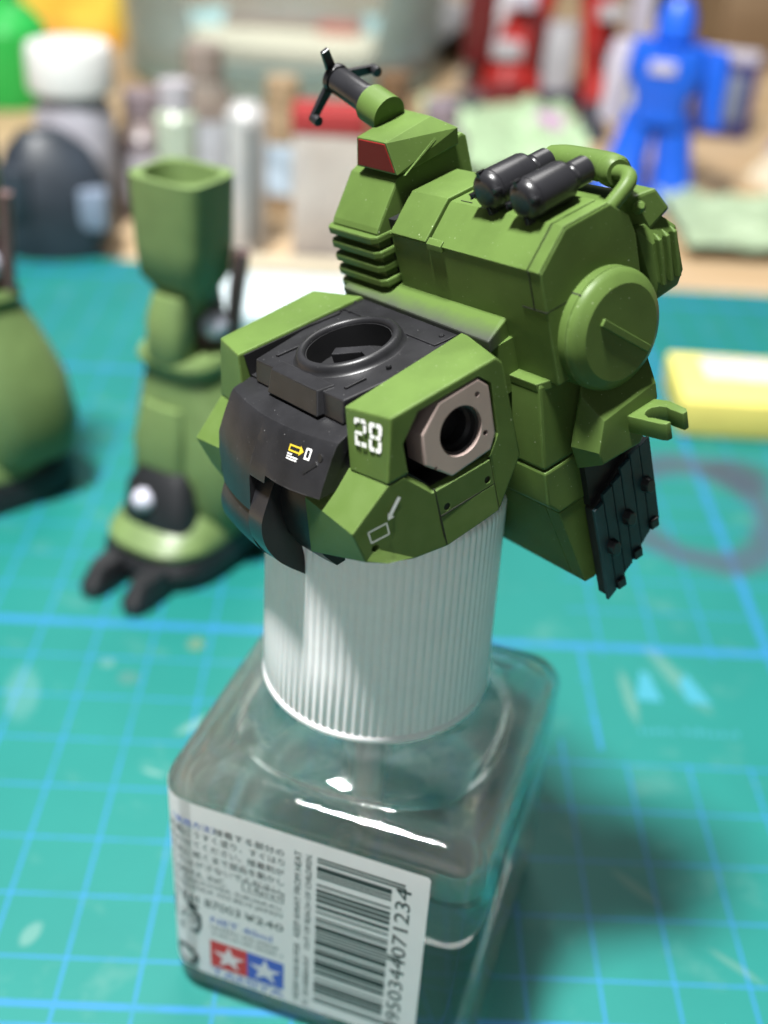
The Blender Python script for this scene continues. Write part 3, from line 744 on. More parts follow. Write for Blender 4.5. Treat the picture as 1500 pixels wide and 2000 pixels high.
put_t('keyhole', bm_join(bm_lathe([(0, .006), (.042, .006), (.045, -.03), (0, -.03)], 18, Matrix.Translation(p) @ Matrix.Rotation(radians(58), 4, 'X') @ Matrix.Rotation(0, 4, 'Z')),
      bm_hull([hatch(*q, o_) for q in ((.83, .845), (.86, .82), (.72, .72), (.69, .74)) for o_ in (.010, -.02)])), BLACK, hatch_o)
# belly under the hatch
def belly(x0, x1, prof, rounds=0.0):
    bm = bmesh.new(); cols = []
    for x in [x0 + (x1 - x0) * k / 6 for k in range(7)]:
        b = .10 * (1 - min(1, ((x - HC) / 1.0) ** 2)) - .10
        cols.append([bm.verts.new((x, y - b, z)) for y, z in prof] + [bm.verts.new((x, .5, prof[-1][1])), bm.verts.new((x, .5, prof[0][1]))])
    for a, b in zip(cols, cols[1:]):
        for k in range(len(a)): bm.faces.new((a[k], b[k], b[(k + 1) % len(a)], a[(k + 1) % len(a)]))
    bm.faces.new(cols[0]); bm.faces.new(cols[-1][::-1])
    return bm
prof_l = [(p.x, p.y) for p in catmull([(-.37, .10, 0), (-.47, -.05, 0), (-.50, -.22, 0), (-.46, -.38, 0), (-.36, -.55, 0), (-.18, -.78, 0)], 4)]
put_t('belly_shell', belly(-2.62, -1.79, prof_l), DARK, smooth=40)
prof_r = [(p.x, p.y) for p in catmull([(-.02, .52, 0), (-.14, .30, 0), (-.20, .08, 0), (-.20, -.14, 0), (-.15, -.34, 0), (-.04, -.54, 0)], 4)]
put_t('belly_recess', belly(-1.80, -1.03, prof_r), DARK, smooth=40)
prof_s = catmull([(0, -.08, .52), (0, -.19, .42), (0, -.34, .236), (0, -.465, .054), (0, -.50, -.18), (0, -.43, -.42), (0, -.30, -.62), (0, -.10, -.86)], 5)
bm = bmesh.new(); rows = []
for i, p in enumerate(prof_s):
    t = (prof_s[min(i + 1, len(prof_s) - 1)] - prof_s[max(i - 1, 0)]).normalized(); q = Vector((0, -t.z, t.y)) * .30
    rows.append([bm.verts.new((x, p.y + dy, p.z + dz)) for x, dy, dz in ((-1.80, 0, 0), (-1.52, 0, 0), (-1.52, q.y, q.z), (-1.80, q.y, q.z))])
for a, b in zip(rows, rows[1:]):
    for k in range(4): bm.faces.new((a[k], a[(k + 1) % 4], b[(k + 1) % 4], b[k]))
bm.faces.new(rows[0][::-1]); bm.faces.new(rows[-1])
put_t('belly_strap', bm, GUN, bev=0.02, ang=60, smooth=40)
put_t('hatch_latch', bm_hull([(x, y, z) for x in (-2.80, -2.62) for y, z in ((-.15, .40), (-.08, .54), (.2, .5), (.2, .1), (-.22, .12))]), BLACK, bev=.015)

# ------------------------------------------------------------------ backpack
PACK_P = [(2.30, .86), (2.30, 2.06), (2.68, 2.37), (3.28, 2.38), (3.50, 2.17), (3.56, 1.95), (3.56, .86)]
bm = bevel_bm(bm_prism(PACK_P, 'x', -2.15, .26), 0.02, 2)
cuts = [bm_box(.082, .098, 2.2, 2.316, 1.66, 2.10),                                    # column joint
        bm_box(-.1, .3, 2.2, 2.312, 1.654, 1.668),
        bm_box(.24, .3, 2.2, 2.66, 1.654, 1.668)]
d = Vector((.38, .31)).normalized(); nn = Vector((-d.y, d.x))
bm = carve(bm, cuts)
pack = put_t('backpack_body', bm, GREEN)
def plate_bm(x0, x1, t, y_end, lo=0.0):
    a = Vector((2.30 + lo, 2.06)); n1 = nn * t
    P = [(2.30 - t * .2, 2.06 - lo * .0 + 0.0), (2.30 - t * .75, 2.06 + t * .9), (2.68 - t * .35, 2.372 + t), (y_end, 2.378 + t), (y_end, 2.36), (2.69, 2.355), (2.32, 2.055)]
    return bm_prism(P, 'x', x0, x1)
put_t('armor_panel', plate_bm(-2.10, -1.475, .045, 3.30), GREEN, pack, .012)
put_t('armor_panel', plate_bm(-1.445, .075, .018, 3.26), GREEN, pack, .007)
put_t('armor_panel', plate_bm(.10, .25, .018, 3.26), GREEN, pack, .007)
put_t('armor_tab', bm_hull([(x, y, z) for x in (-1.465, -1.225) for y, z in ((2.268, 2.02), (2.268, 2.085), (2.33, 2.13), (2.33, 2.02))]), GREEN, pack, .006)
put_t('armor_panel', plate_bm(-2.15, -2.115, .012, 3.3), GREEN, pack)
put_t('panel_seam', bm_box(-1.33, -1.15, 2.715, 2.722, 2.39, 2.3985), LINE, pack)

for x0, x1, y0, y1, z0, z1 in ((.083, .097, 2.296, 2.313, 1.662, 2.06), (-.08, .262, 2.296, 2.309, 1.656, 1.666), (.25, .2605, 2.3, 2.64, 1.656, 1.666)):
    put_t('panel_line', bm_box(x0, x1, y0 - .004, y1, z0, z1), LINE, pack)
put_t('panel_line', bm_hull([(x, y, z) for x in (.079, .097) for y, z in ((2.30, 2.055), (2.30, 2.06), (2.67, 2.368), (2.68, 2.372), (3.2, 2.383), (3.2, 2.37))]), LINE, pack)
# collar shelf between chest and backpack
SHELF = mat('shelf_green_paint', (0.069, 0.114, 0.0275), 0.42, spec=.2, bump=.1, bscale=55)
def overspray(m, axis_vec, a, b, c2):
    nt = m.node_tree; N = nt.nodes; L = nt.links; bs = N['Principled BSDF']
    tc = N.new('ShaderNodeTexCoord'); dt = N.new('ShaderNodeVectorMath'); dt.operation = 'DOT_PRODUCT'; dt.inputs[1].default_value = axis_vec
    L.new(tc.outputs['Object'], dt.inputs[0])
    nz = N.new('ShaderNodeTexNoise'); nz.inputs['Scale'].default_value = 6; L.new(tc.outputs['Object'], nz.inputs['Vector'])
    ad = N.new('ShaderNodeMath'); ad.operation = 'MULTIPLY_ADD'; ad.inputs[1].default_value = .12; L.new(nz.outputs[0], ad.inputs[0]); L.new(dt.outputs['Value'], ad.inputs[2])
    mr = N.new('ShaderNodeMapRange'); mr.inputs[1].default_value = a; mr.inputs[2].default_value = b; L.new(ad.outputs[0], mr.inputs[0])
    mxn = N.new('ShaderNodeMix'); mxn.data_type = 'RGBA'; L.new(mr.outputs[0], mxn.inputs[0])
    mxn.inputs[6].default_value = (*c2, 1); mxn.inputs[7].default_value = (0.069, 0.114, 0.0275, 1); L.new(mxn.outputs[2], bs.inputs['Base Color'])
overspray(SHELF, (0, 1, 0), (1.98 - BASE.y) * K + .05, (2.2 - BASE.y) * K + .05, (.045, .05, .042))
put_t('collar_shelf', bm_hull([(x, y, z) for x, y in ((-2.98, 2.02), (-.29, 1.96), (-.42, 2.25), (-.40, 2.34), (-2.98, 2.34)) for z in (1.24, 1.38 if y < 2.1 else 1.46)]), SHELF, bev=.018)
put_t('collar_side', bm_hull([(x, y, z) for x, y in ((-.9, 2.0), (-.33, 2.0), (-.33, 2.32), (-.9, 2.32)) for z in (.7, 1.26)]), GREEN)

# lower backpack: two stacked skirts
def slab(P, x0, x1): return bm_prism(P, 'x', x0, x1)
put_t('pack_waist', slab([(2.18, .875), (2.05, -.03), (2.05, -.075), (3.4, -.085), (3.5, .875)], -3.42, .105), GREEN, bev=.035)
put_t('pack_ledge', bm_hull([(x, y, z) for x, y in ((-.55, 2.165), (.075, 2.165), (.135, 2.30), (.135, 2.34), (-.55, 2.34)) for z in (.80, .895)]), GREEN, bev=.012)
put_t('pack_skirt', slab([(2.045, -.095), (2.01, -.49), (2.14, -.655), (3.3, -.655), (3.4, -.095)], -3.44, .115), GREEN, bev=.03)
bm = slab([(2.14, -.66), (2.335, -1.72), (2.47, -1.735), (3.2, -1.45), (3.3, -.66)], -3.40, .10)
n_ = Vector((2.335 - 2.14, -1.72 + .66)).normalized(); q = Vector((-n_.y, n_.x)) * .03
bm = bevel_bm(bm, .014)
bm = carve(bm, [bm_prism([(2.14 - .06, -.62), (2.14 + .016, -.62), (2.335 + .014, -1.75), (2.335 - .06, -1.75)], 'x', -.118, -.106)])
put_t('pack_tail', bm, GREEN)

# shoulder drum on the near side
C_D = Vector((0, 2.985, 1.195))
MX = Matrix.Translation(C_D) @ Matrix.Rotation(pi / 2, 4, 'Y')
prof = [(0, .10), (.625, .10), (.625, .355), (.612, .362), (.612, .374), (.622, .382), (.612, .41), (.60, .43), (.575, .455), (.49, .503), (0, .503)]
drum = put_t('side_drum', bm_lathe(prof, 72, MX), GREEN, smooth=22)
put_t('drum_bar', bm_hull([(x, y + dy, z + dz) for x in (.50, .535) for (y, z) in ((2.745, 1.42), (3.30, .87)) for dy, dz in ((.028, .028), (-.028, -.028))]), GREEN, drum, .010)
put_t('drum_joint', bm_hull([Vector((x, 0, 0)) + C_D + Vector((0, rr * cos(a), rr * sin(a))) for x in (.15, .375) for rr in (.60, .6275) for a in (radians(122), radians(123.3))]), LINE, drum)

# arm block with open clip
put_t('arm_block', bm_hull([(.50, 2.60, .37), (.50, 3.36, .445), (.50, 3.36, .27), (.50, 3.04, -.125), (.50, 2.49, -.10), (.50, 2.47, .05),
      (.20, 2.62, .72), (.20, 3.52, .84), (.20, 3.50, .25), (.20, 3.2, -.21), (.20, 2.40, -.20), (.20, 2.36, .10), (.26, 2.55, .62)]), GREEN, bev=.022)
bm = bm_prism([(.47, 2.905), (.89, 2.975), (.945, 3.0), (.955, 3.06), (.76, 3.03), (.70, 3.005), (.63, 3.03), (.595, 3.09), (.60, 3.165), (.65, 3.225), (.72, 3.25), (.79, 3.235), (.955, 3.235), (.955, 3.295), (.91, 3.335), (.66, 3.36), (.47, 3.305)], 'z', .075, .275)
put_t('arm_clip', bm, GREEN, bev=.012, ang=50, smooth=30)

# ribbed side panel
TP = [(2.46, -.73), (2.46, -1.40), (2.50, -1.93), (2.53, -1.99)]
slx = [(2.46, 2.60, -.75, -1.97), (2.612, 2.752, -.62, -1.90), (2.764, 2.892, -.56, -1.76), (2.904, 3.052, -.44, -1.68), (3.064, 3.20, -.36, -1.52), (3.212, 3.37, -.33, -1.43)]
ribp = put_t('side_panel', bm_hull([(x, y, z) for x in (.13, .255) for y, z in ((2.47, -.76), (2.47, -1.92), (2.56, -1.98), (2.72, -1.86), (3.36, -1.40), (3.36, -.30), (3.05, -.36))]), BLACK, bev=.012)
for y0, y1, z1, z0 in slx:
    put_t('panel_slat', bm_hull([(x, y, z) for x in (.25, .295) for y, z in ((y0, z1), (y1, z1 + .04), (y1, z0 + .06), (y0, z0))]), TEALBLK, ribp, .010)
for y, z in ((3.25, -.85), (2.92, -1.10), (2.645, -1.335)):
    put_t('panel_knob', bm_hull([(x, y + .085 * s * cos(a) - .02 * s, z + .115 * s * sin(a) + .02 * s) for x, s in ((.28, 1), (.375, .80)) for a in [2 * pi * k / 7 for k in range(7)]]), GUN, ribp, .012)
for y, z in ((2.665, -1.83), (2.965, -1.60), (3.265, -1.36)):
    put_t('panel_knob', bm_box(.27, .335, y - .06, y + .06, z - .07, z + .05), GUN, ribp, .015)
put_t('panel_hinge', bm_box(.02, .2, 2.5, 3.0, -.75, -.15), BLACK)

# radiator fins, sloping cover, window box on the far side
fin_core = put_t('radiator_core', bm_box(-3.06, -2.27, 2.20, 2.9, 1.20, 2.06), GREEN)
for k, z in enumerate((2.075, 1.905, 1.74, 1.575, 1.415, 1.26)):
    j = .012 * (k % 2)
    put_t('radiator_fin', bm_hull([(x, y, zz) for x, y in ((-3.17 - j, 2.17), (-3.10, 2.10), (-2.26, 2.10), (-2.195 + j, 2.15), (-2.195 + j, 2.40), (-3.17 - j, 2.40)) for zz in (z - .09, z)]), GREEN, fin_core, .022)
cover = put_t('slope_cover', bm_prism([(2.17, 2.10), (2.20, 2.15), (2.57, 2.555), (2.70, 2.60), (3.55, 2.73), (3.60, 2.68), (3.60, 2.0), (2.17, 2.0)], 'x', -3.10, -2.215), GREEN, bev=.03)
bm = bm_hull([(-2.76, 2.545, 2.985), (-2.22, 2.545, 2.975), (-2.14, 2.545, 2.62), (-2.90, 2.545, 2.64),
              (-2.82, 3.27, 3.03), (-2.27, 3.22, 3.02), (-2.10, 3.42, 2.84), (-2.12, 3.40, 2.66), (-2.95, 3.45, 2.70), (-2.14, 2.8, 2.62)])
box = put_t('sensor_box', bm, GREEN, bev=.018)
put_t('sensor_window', bm_hull([(x, y, z) for y, e in ((2.538, 0), (2.56, 0)) for x, z in ((-2.735, 2.965), (-2.245, 2.955), (-2.175, 2.645), (-2.865, 2.660))]), RED, box, .008)
put_t('cover_crease', bm_hull([(-2.128, 2.62, 2.60), (-2.128, 3.12, 2.84), (-2.10, 2.62, 2.60), (-2.12, 3.12, 2.81), (-2.16, 2.62, 2.58), (-2.16, 3.1, 2.8)]), GREEN, box)

# spinner on the mast
hub = Vector((-3.66, 3.0, 3.415)); mb = Vector((-3.03, 3.0, 3.175)); ax = (hub - mb).normalized()
put_t('mast_collar', bm_join(bm_lathe([(0, -.22), (.215, -.22), (.215, .10), (.195, .115), (0, .115)], 28, axis_mat(mb - ax * .10, mb)[0])), GREEN, smooth=40)
mast = put_t('mast', bm_lathe([(0, 0), (.18, 0), (.18, .09), (.158, .11), (.158, .60), (.14, .64), (0, .64)], 28, axis_mat(mb - ax * .02, hub)[0]), GUN, smooth=40)
spin = put_t('spinner_hub', bm_lathe([(0, -.06), (.165, -.06), (.175, -.02), (.165, .02), (.09, .035), (.08, .075), (.05, .09), (0, .092)], 24, axis_mat(hub, hub + ax)[0]), GUN, mast, smooth=40)
for v in (Vector((.13, -.116, .336)) * 1.03, Vector((-.034, .575, -.088)), Vector((-.148, -.333, -.382))):
    u = (v - ax * v.dot(ax)); w = ax.cross(u.normalized())
    P = []
    for t, hw, h in ((.05, .062, .05), (1.0, .048, .045)):
        for s in (-1, 1):
            for hh in (-.01, h): P.append(hub + u * t + w * hw * s + ax * hh)
    put_t('spinner_blade', bm_hull(P), GUN, spin, .010)
    e = hub + u * .96
    if u.length > .45: put_t('blade_tip', bm_cyl(e - ax * .09, e + ax * .03, .058, n=14), GUN, spin, .008, smooth=40)

# twin tanks
for cx_, y0 in ((-.755, 2.60), (-.185, 2.58)):
    zc = 2.60 if cx_ < -.5 else 2.595
    M = Matrix.Translation((cx_, y0, zc)) @ Matrix.Rotation(-pi / 2, 4, 'X') @ Matrix.Rotation(radians(-2), 4, 'Y')
    tank = put_t('tank', bm_lathe([(0, -.028), (.10, -.026), (.135, -.018), (.165, 0), (.188, .025), (.203, .06), (.205, .085), (.198, .09), (.198, .098), (.206, .103), (.206, .53), (.198, .56), (.16, .60), (.125, .615), (.115, .63), (.125, .66), (.138, .67), (.138, .86), (.125, .875), (0, .875)], 40, M), GUN, smooth=40)
    for a in (75, 165, 255, 345):
        Mr = M @ Matrix.Rotation(radians(a), 4, 'Z')
        b = bm_box(.145, .212, -.020, .020, -.012, .06); b.transform(Mr); put_t('tank_lug', b, GUN, tank, .012)

# pipework and rear gear
pipe_pts = catmull([(-1.15, 3.86, 2.42), (-.9, 3.86, 2.445), (-.30, 3.84, 2.445), (-.16, 3.80, 2.43)], 5)
put_t('rear_duct', bm_tube(pipe_pts, .155, 20), GREEN, smooth=40)
put_t('duct_end', bm_lathe([(0, -.05), (.165, -.05), (.165, .06), (.13, .11), (0, .11)], 22, axis_mat((-.22, 3.81, 2.44), (.1, 3.72, 2.44))[0]), GREEN, smooth=40)
hose = catmull([(-.12, 3.78, 2.44), (.06, 3.72, 2.47), (.17, 3.64, 2.47), (.205, 3.55, 2.43), (.19, 3.42, 2.35), (.16, 3.30, 2.27)], 6)
put_t('hose', bm_tube(hose, .082, 16), GREEN, smooth=50)
put_t('rear_box', bm_hull([(x, y, z) for x, y, z in ((-.2, 3.58, 2.14), (.12, 3.72, 2.25), (.2, 3.95, 2.26), (.26, 4.05, 2.02), (.2, 3.82, 1.88), (-.2, 3.6, 1.7), (-.4, 4.0, 2.25), (-.4, 4.1, 1.7))]), GREEN, bev=.03)
put_t('box_valve', bm_lathe([(0, 0), (.06, 0), (.06, .08), (.03, .12), (0, .12)], 14, axis_mat((.17, 3.70, 2.14), (.3, 3.66, 2.22))[0]), GREEN, smooth=40)
thr = put_t('thruster_block', bm_hull([(x, y, z) for x, y, z in ((.16, 3.66, 1.93), (.24, 3.78, 1.74), (.26, 3.78, 1.30), (.24, 3.74, 1.14), (.20, 4.12, 1.14), (.24, 4.18, 1.30), (.24, 4.14, 1.80), (.16, 3.98, 1.99),
      (-.2, 3.60, 1.93), (-.2, 4.1, 1.9), (-.2, 3.66, 1.1), (-.2, 4.1, 1.1))]), GREEN, bev=.03)
for y in (3.84, 3.95, 4.06):
    put_t('thruster_rib', bm_hull([(x, y + dy, z) for x in (.2, .30) for dy in (-.022, .022) for z in (1.28, 1.78)] + [(.2, y, 1.85)]), GREEN, thr, .012)
put_t('pack_spine', bm_box(-1.2, -.2, 3.5, 3.9, 1.0, 2.2), GREEN)
put_t('pack_core', bm_box(-2.3, -2.1, 2.36, 3.4, .9, 2.2), BLACK)

ALB = 0.55

# ------------------------------------------------------------------ blurred things behind
def rrod(pts, r, m, name, parent, n=14): return link(name, mesh_from(bm_tube(pts, r, n), name), m, parent, 50)
def part(name, bm, m, parent, bev=0.0, seg=3, ang=30, smooth=35):
    if bev: bevel_bm(bm, bev, seg, ang)
    bmesh.ops.recalc_face_normals(bm, faces=bm.faces)
    return link(name, mesh_from(bm, name), m, parent, smooth)
LGREEN = mat('leg_green_paint', (0.20, 0.30, 0.105), 0.42, var=.06, bump=.08)
STEEL = mat('pale_ball', (.85, .85, 1.0), 0.3)
BROWN = mat('brown_plastic', (0.17, 0.105, 0.10), 0.45)
SOLE = mat('sole_plastic', (0.020, 0.021, 0.024), 0.42)
def loft_sections(secs, n=28, pw=3.2):
    """secs: (cx, cy, z, half x, half y, rot)"""
    bm = bmesh.new(); rows = []
    for cx, cy, z, hx, hy, rot in secs:
        row = []
        for k in range(n):
            a = 2 * pi * k / n; c, s = cos(a), sin(a)
            x = hx * math.copysign(abs(c) ** (2 / pw), c); y = hy * math.copysign(abs(s) ** (2 / pw), s)
            row.append(bm.verts.new((cx + x * cos(rot) - y * sin(rot), cy + x * sin(rot) + y * cos(rot), z)))
        rows.append(row)
    for a, b in zip(rows, rows[1:]):
        for k in range(n): bm.faces.new((a[k], a[(k + 1) % n], b[(k + 1) % n], b[k]))
    bm.faces.new(rows[0][::-1]); bm.faces.new(rows[-1])
    return bm
def robot_leg(label, loc, rot, height=1.0):
    """faces -y in its own frame, standing on the mat"""
    L_ = thing('leg_assembly', label, 'robot leg', loc, 'loose legs of the model robot')
    L_.rotation_euler = (0, 0, rot)
    # thigh: open square tube
    th = loft_sections([(0, .05, 4.9, .36, .36, 0), (0, .05, 5.3, .46, .44, 0), (0, .0, 5.62, .66, .60, 0), (0, 0, 6.2, .71, .64, 0), (0, 0, 7.35, .74, .66, 0)], 32, 5)
    th = carve(th, [loft_sections([(0, 0, 6.9, .58, .50, 0), (0, 0, 7.5, .64, .56, 0)], 32, 2.6)])
    part('thigh', th, LGREEN, L_)
    kn = part('knee_guard', loft_sections([(0, -.42, 3.9, .34, .28, 0), (0, -.50, 4.3, .42, .34, 0), (0, -.48, 4.9, .40, .34, 0), (0, -.36, 5.35, .34, .28, 0)], 24, 3), LGREEN, L_)
    part('knee_joint', loft_sections([(.0, .35, 4.0, .42, .40, 0), (0, .35, 4.6, .46, .44, 0), (0, .3, 5.3, .38, .36, 0)], 24, 2.6), BROWN, L_)
    rod = rrod([(.62, .45, 4.2), (.68, .5, 5.0), (.80, .55, 6.0)], .15, BROWN, 'piston_rod', L_)
    bl = bm_lathe([(0, -.26)] + [(.26 * cos(a), .26 * sin(a)) for a in [radians(-80 + 20 * k) for k in range(9)]] + [(0, .26)], 20, Matrix.Translation((.52, .1, 4.72)))
    part('joint_ball', bl, STEEL, L_)
    sh = part('shin', loft_sections([(.12, .45, .95, 1.25, 1.25, 0), (.16, .42, 1.6, 1.42, 1.32, 0), (.16, .36, 2.5, 1.30, 1.20, 0), (.08, .22, 3.3, 1.02, .96, 0), (0, .10, 3.9, .76, .74, 0), (0, .06, 4.15, .70, .68, 0)], 32, 2.8), LGREEN, L_)
    part('shin_collar', loft_sections([(0, .06, 3.92, .78, .76, 0), (0, .02, 4.12, .84, .82, 0), (0, 0, 4.24, .78, .76, 0)], 32, 3), LGREEN, sh)
    part('shin_plate', loft_sections([(-.1, -.80, 2.1, .55, .22, 0), (-.1, -.80, 2.6, .56, .24, 0), (-.05, -.66, 3.3, .46, .20, 0)], 24, 3), LGREEN, sh)
    part('ankle_well', loft_sections([(0, -1.08, .70, .78, .40, 0), (0, -1.05, 1.05, .78, .40, 0), (0, -.92, 1.75, .70, .40, 0), (0, -.72, 2.15, .45, .22, 0)], 24, 2.6), SOLE, sh)
    bl = bm_lathe([(0, -.22)] + [(.22 * cos(a), .22 * sin(a)) for a in [radians(-80 + 20 * k) for k in range(9)]] + [(0, .22)], 20, Matrix.Translation((-.12, -1.34, 1.58)))
    part('joint_ball', bl, STEEL, L_)
    ft = part('foot_cover', loft_sections([(0, -.34, .66, 1.14, 1.46, 0), (0, -.34, .78, 1.14, 1.48, 0), (0, -.26, 1.02, 1.02, 1.28, 0), (0, -.05, 1.30, .80, .92, 0)], 32, 2.8), LGREEN, L_)
    so = part('sole', loft_sections([(0, -.1, 0, 1.22, 1.75, 0), (0, -.1, .40, 1.26, 1.80, 0), (0, -.08, .74, 1.10, 1.62, 0)], 32, 3), SOLE, L_)
    for x in (-.48, .48):
        part('toe', loft_sections([(x, -1.95, 0.0, .28, .72, 0), (x, -1.95, .22, .29, .74, 0), (x, -1.8, .54, .20, .6, 0)], 20, 3), SOLE, so)
    return L_
robot_leg('green toy robot leg with hollow square top and dark toed foot, left of the bottle', (1.30, 9.72, 0), radians(-29))
l2 = robot_leg('green toy robot leg half cut off by the left edge of the photo', (-2.9, 11.3, 0), radians(-48))
l2.scale = (.84, .84, 1.06)

# jar with white lid
ALB = 0.78
CLEAR = bpy.data.materials.new('clear_plastic'); CLEAR.use_nodes = True
nt = CLEAR.node_tree; N = nt.nodes; LK = nt.links
tr = N.new('ShaderNodeBsdfTransparent'); tr.inputs[0].default_value = (.93, .96, .96, 1)
gl = N.new('ShaderNodeBsdfPrincipled'); gl.inputs['Base Color'].default_value = (.75, .82, .84, 1); gl.inputs['Roughness'].default_value = .12
fr = N.new('ShaderNodeFresnel'); fr.inputs[0].default_value = 1.45
ms = N.new('ShaderNodeMixShader'); ad = N.new('ShaderNodeMath'); ad.operation = 'MULTIPLY_ADD'; ad.inputs[1].default_value = .9; ad.inputs[2].default_value = .03
LK.new(fr.outputs[0], ad.inputs[0]); LK.new(ad.outputs[0], ms.inputs[0]); LK.new(tr.outputs[0], ms.inputs[1]); LK.new(gl.outputs[0], ms.inputs[2])
LK.new(ms.outputs[0], N['Material Output'].inputs[0])
LIDW = mat('white_lid', (0.66, 0.66, 0.64), 0.4); LABELG = mat('jar_contents', (0.40, 0.39, 0.44), 0.5, var=.3, vscale=1.2)
j = thing('paint_jar', 'round jar with a white screw lid behind the dark model part at left', 'jar', (-4.85, 27.2, -.2))
part('jar_body', bm_lathe([(0, 0), (1.15, 0), (1.2, .15), (1.2, 3.6), (1.0, 4.1), (1.0, 4.4), (0, 4.4)], 40), LABELG, j)
part('jar_lid', bm_lathe([(0, 4.35), (1.27, 4.35), (1.29, 4.5), (1.27, 5.5), (1.2, 5.62), (0, 5.62)], 40), LIDW, j)
DGREY = mat('slate_plastic', (0.026, 0.034, 0.046), 0.42, var=.3, vscale=.9)
d_ = thing('dark_model_part', 'dark slate grey boxy model part in front of the white lidded jar', 'model part', (-5.0, 24.6, 0))
d_.scale = (1.3, 1.2, 1.05)
part('part_body', loft_sections([(0, 0, 0, 1.15, .8, .2), (0, 0, .9, 1.38, .95, .2), (0, .1, 2.0, 1.25, .85, .35), (-.1, .2, 2.8, .95, .7, .4), (-.2, .2, 3.3, .5, .4, .4)], 24, 2.3), DGREY, d_)
part('part_block', bevel_bm(bm_box(.7, 1.3, -.7, -.2, .9, 2.0), .08), mat('pale_blue_plastic', (.22, .27, .36), .4), d_)
part('part_block', bevel_bm(bm_box(-1.3, -.3, -1.0, -.3, 1.2, 2.6), .1), DGREY, d_)

for lab_, x, y, h, r, c, al in (('short smoky bottle with a mauve tint beside the white lidded jar', -3.1, 29.0, 3.6, .95, (.30, .24, .26), .62),
        ('grey capped bottle standing behind the pale green vial', -1.4, 31.0, 4.6, 1.0, (.36, .30, .26), .6),
        ('cloudy beige bottle right of the dark striped vial', 1.3, 30.0, 4.0, .85, (.50, .36, .22), .6),
        ('brown glass bottle half hidden behind the red topped case', 4.9, 30.5, 4.2, .8, (.22, .13, .07), .85),
        ('mauve grey bottle behind the clear case at its right', 6.6, 31.5, 3.2, .9, (.34, .28, .32), .65)):
    v = thing('small_bottle', lab_, 'bottle', (x, y, -.2), 'small bottles standing behind the mat')
    part('bottle_body', bm_lathe([(0, 0), (r, 0), (r * 1.03, .12), (r * 1.03, h * .72), (r * .6, h * .86), (r * .55, h * .9), (0, h * .9)], 26), mat('bottle_plastic', c, .28, alpha=al, var=.25, vscale=.9), v)
    part('bottle_cap', bm_lathe([(0, h * .88), (r * .66, h * .88), (r * .66, h * 1.08), (0, h * 1.1)], 24), mat('bottle_cap_plastic', tuple(.8 * q for q in c), .4), v)
    part('bottle_label', bm_lathe([(r * 1.045, h * .18), (r * 1.045, h * .6)], 26), mat('bottle_label_paper', tuple(min(1, .25 + .9 * q) for q in c[::-1]), .6, var=.3, vscale=1.5), v)
# big clear tub far behind
tub = thing('clear_tub', 'large round clear plastic tub with a pale teal base at the top of the photo', 'tub', (-.25, 50.0, -.2))
part('tub_wall', bm_lathe([(7.1, .25), (7.2, .1), (7.4, .3), (7.75, 7.5), (7.9, 7.6), (7.7, 7.7), (7.25, .5)], 72, None, True), CLEAR, tub)
part('tub_base', bm_lathe([(0, .05), (7.0, .05), (7.25, .25), (7.3, 1.5), (7.12, 1.55), (7.1, .35), (0, .35)], 72), mat('pale_teal_plastic', (.72, 1.0, 1.02), .25, var=.1, vscale=.4), tub)
CREAM = mat('cream_card', (.86, .80, .62), .5, var=.06, vscale=.3)
c_ = link('cream_card', mesh_from(bevel_bm(bm_box(-5.0, 4.6, 45.6, 53.0, .25, 1.0), .1), 'cream_card'), CREAM); tag(c_, 'cream coloured card lying inside the clear tub', 'card')
c_ = link('parts_tray', mesh_from(bevel_bm(bm_box(-3.6, 3.4, 53.0, 55.5, .2, 1.6), .2), 'parts_tray'), mat('grey_brown_tray', (.30, .24, .20), .5, var=.3)); tag(c_, 'grey brown tray inside the back of the clear tub', 'tray')
c_ = link('red_sprue', mesh_from(bevel_bm(bm_box(1.2, 3.2, 52.2, 53.0, .2, 1.5), .1), 'red_sprue'), mat('faded_red_plastic', (.50, .14, .10), .5)); tag(c_, 'faded red plastic piece inside the clear tub', 'plastic piece')

# vials in front of the tub
v = thing('red_topped_case', 'narrow clear plastic case with a dark red top behind the robot torso', 'case', (3.05, 24.9, -.2))
part('case_body', bevel_bm(bm_box(-1.0, 1.05, -.6, .6, 0, 4.2), .12), mat('cloudy_plastic', (.62, .55, .50), .3, var=.15, vscale=.8, alpha=.72), v)
part('case_top', bevel_bm(bm_box(-1.05, 1.1, -.65, .65, 4.15, 4.85), .12), mat('case_red', (.36, .035, .035), .45), v)
for k in range(3): part('blade', bm_box(-.6 + .5 * k, -.45 + .5 * k, -.1, .0, .2, 3.6), mat('blade_grey', (.42, .40, .40), .35, metal=.6) if k == 0 else bpy.data.materials['blade_grey'], v)
v = thing('clear_vial', 'slim clear vial with a dark stripe standing left of the red topped case', 'vial', (.55, 26.0, -.2))
part('vial_body', bm_lathe([(0, 0), (.6, 0), (.62, .1), (.62, 4.2), (.4, 4.5), (0, 4.5)], 28), mat('smoky_plastic', (.66, .66, .66), .25, alpha=.7), v)
part('vial_stripe', bevel_bm(bm_box(.05, .32, -.66, -.58, .4, 4.0), .03), mat('vial_grey', (.12, .13, .13), .4), v)
v = thing('green_tinted_vial', 'pale green clear vial between the white lidded jar and the dark striped vial', 'vial', (-1.6, 26.4, -.2))
part('vial_body', bm_lathe([(0, 0), (.62, 0), (.64, .1), (.64, 3.9), (.4, 4.2), (0, 4.2)], 28), mat('green_clear_plastic', (.58, .66, .52), .25, alpha=.75, var=.1), v)
part('vial_cap', bm_lathe([(0, 4.15), (.5, 4.15), (.5, 4.9), (0, 4.9)], 24), mat('vial_cap', (.45, .42, .45), .45), v)
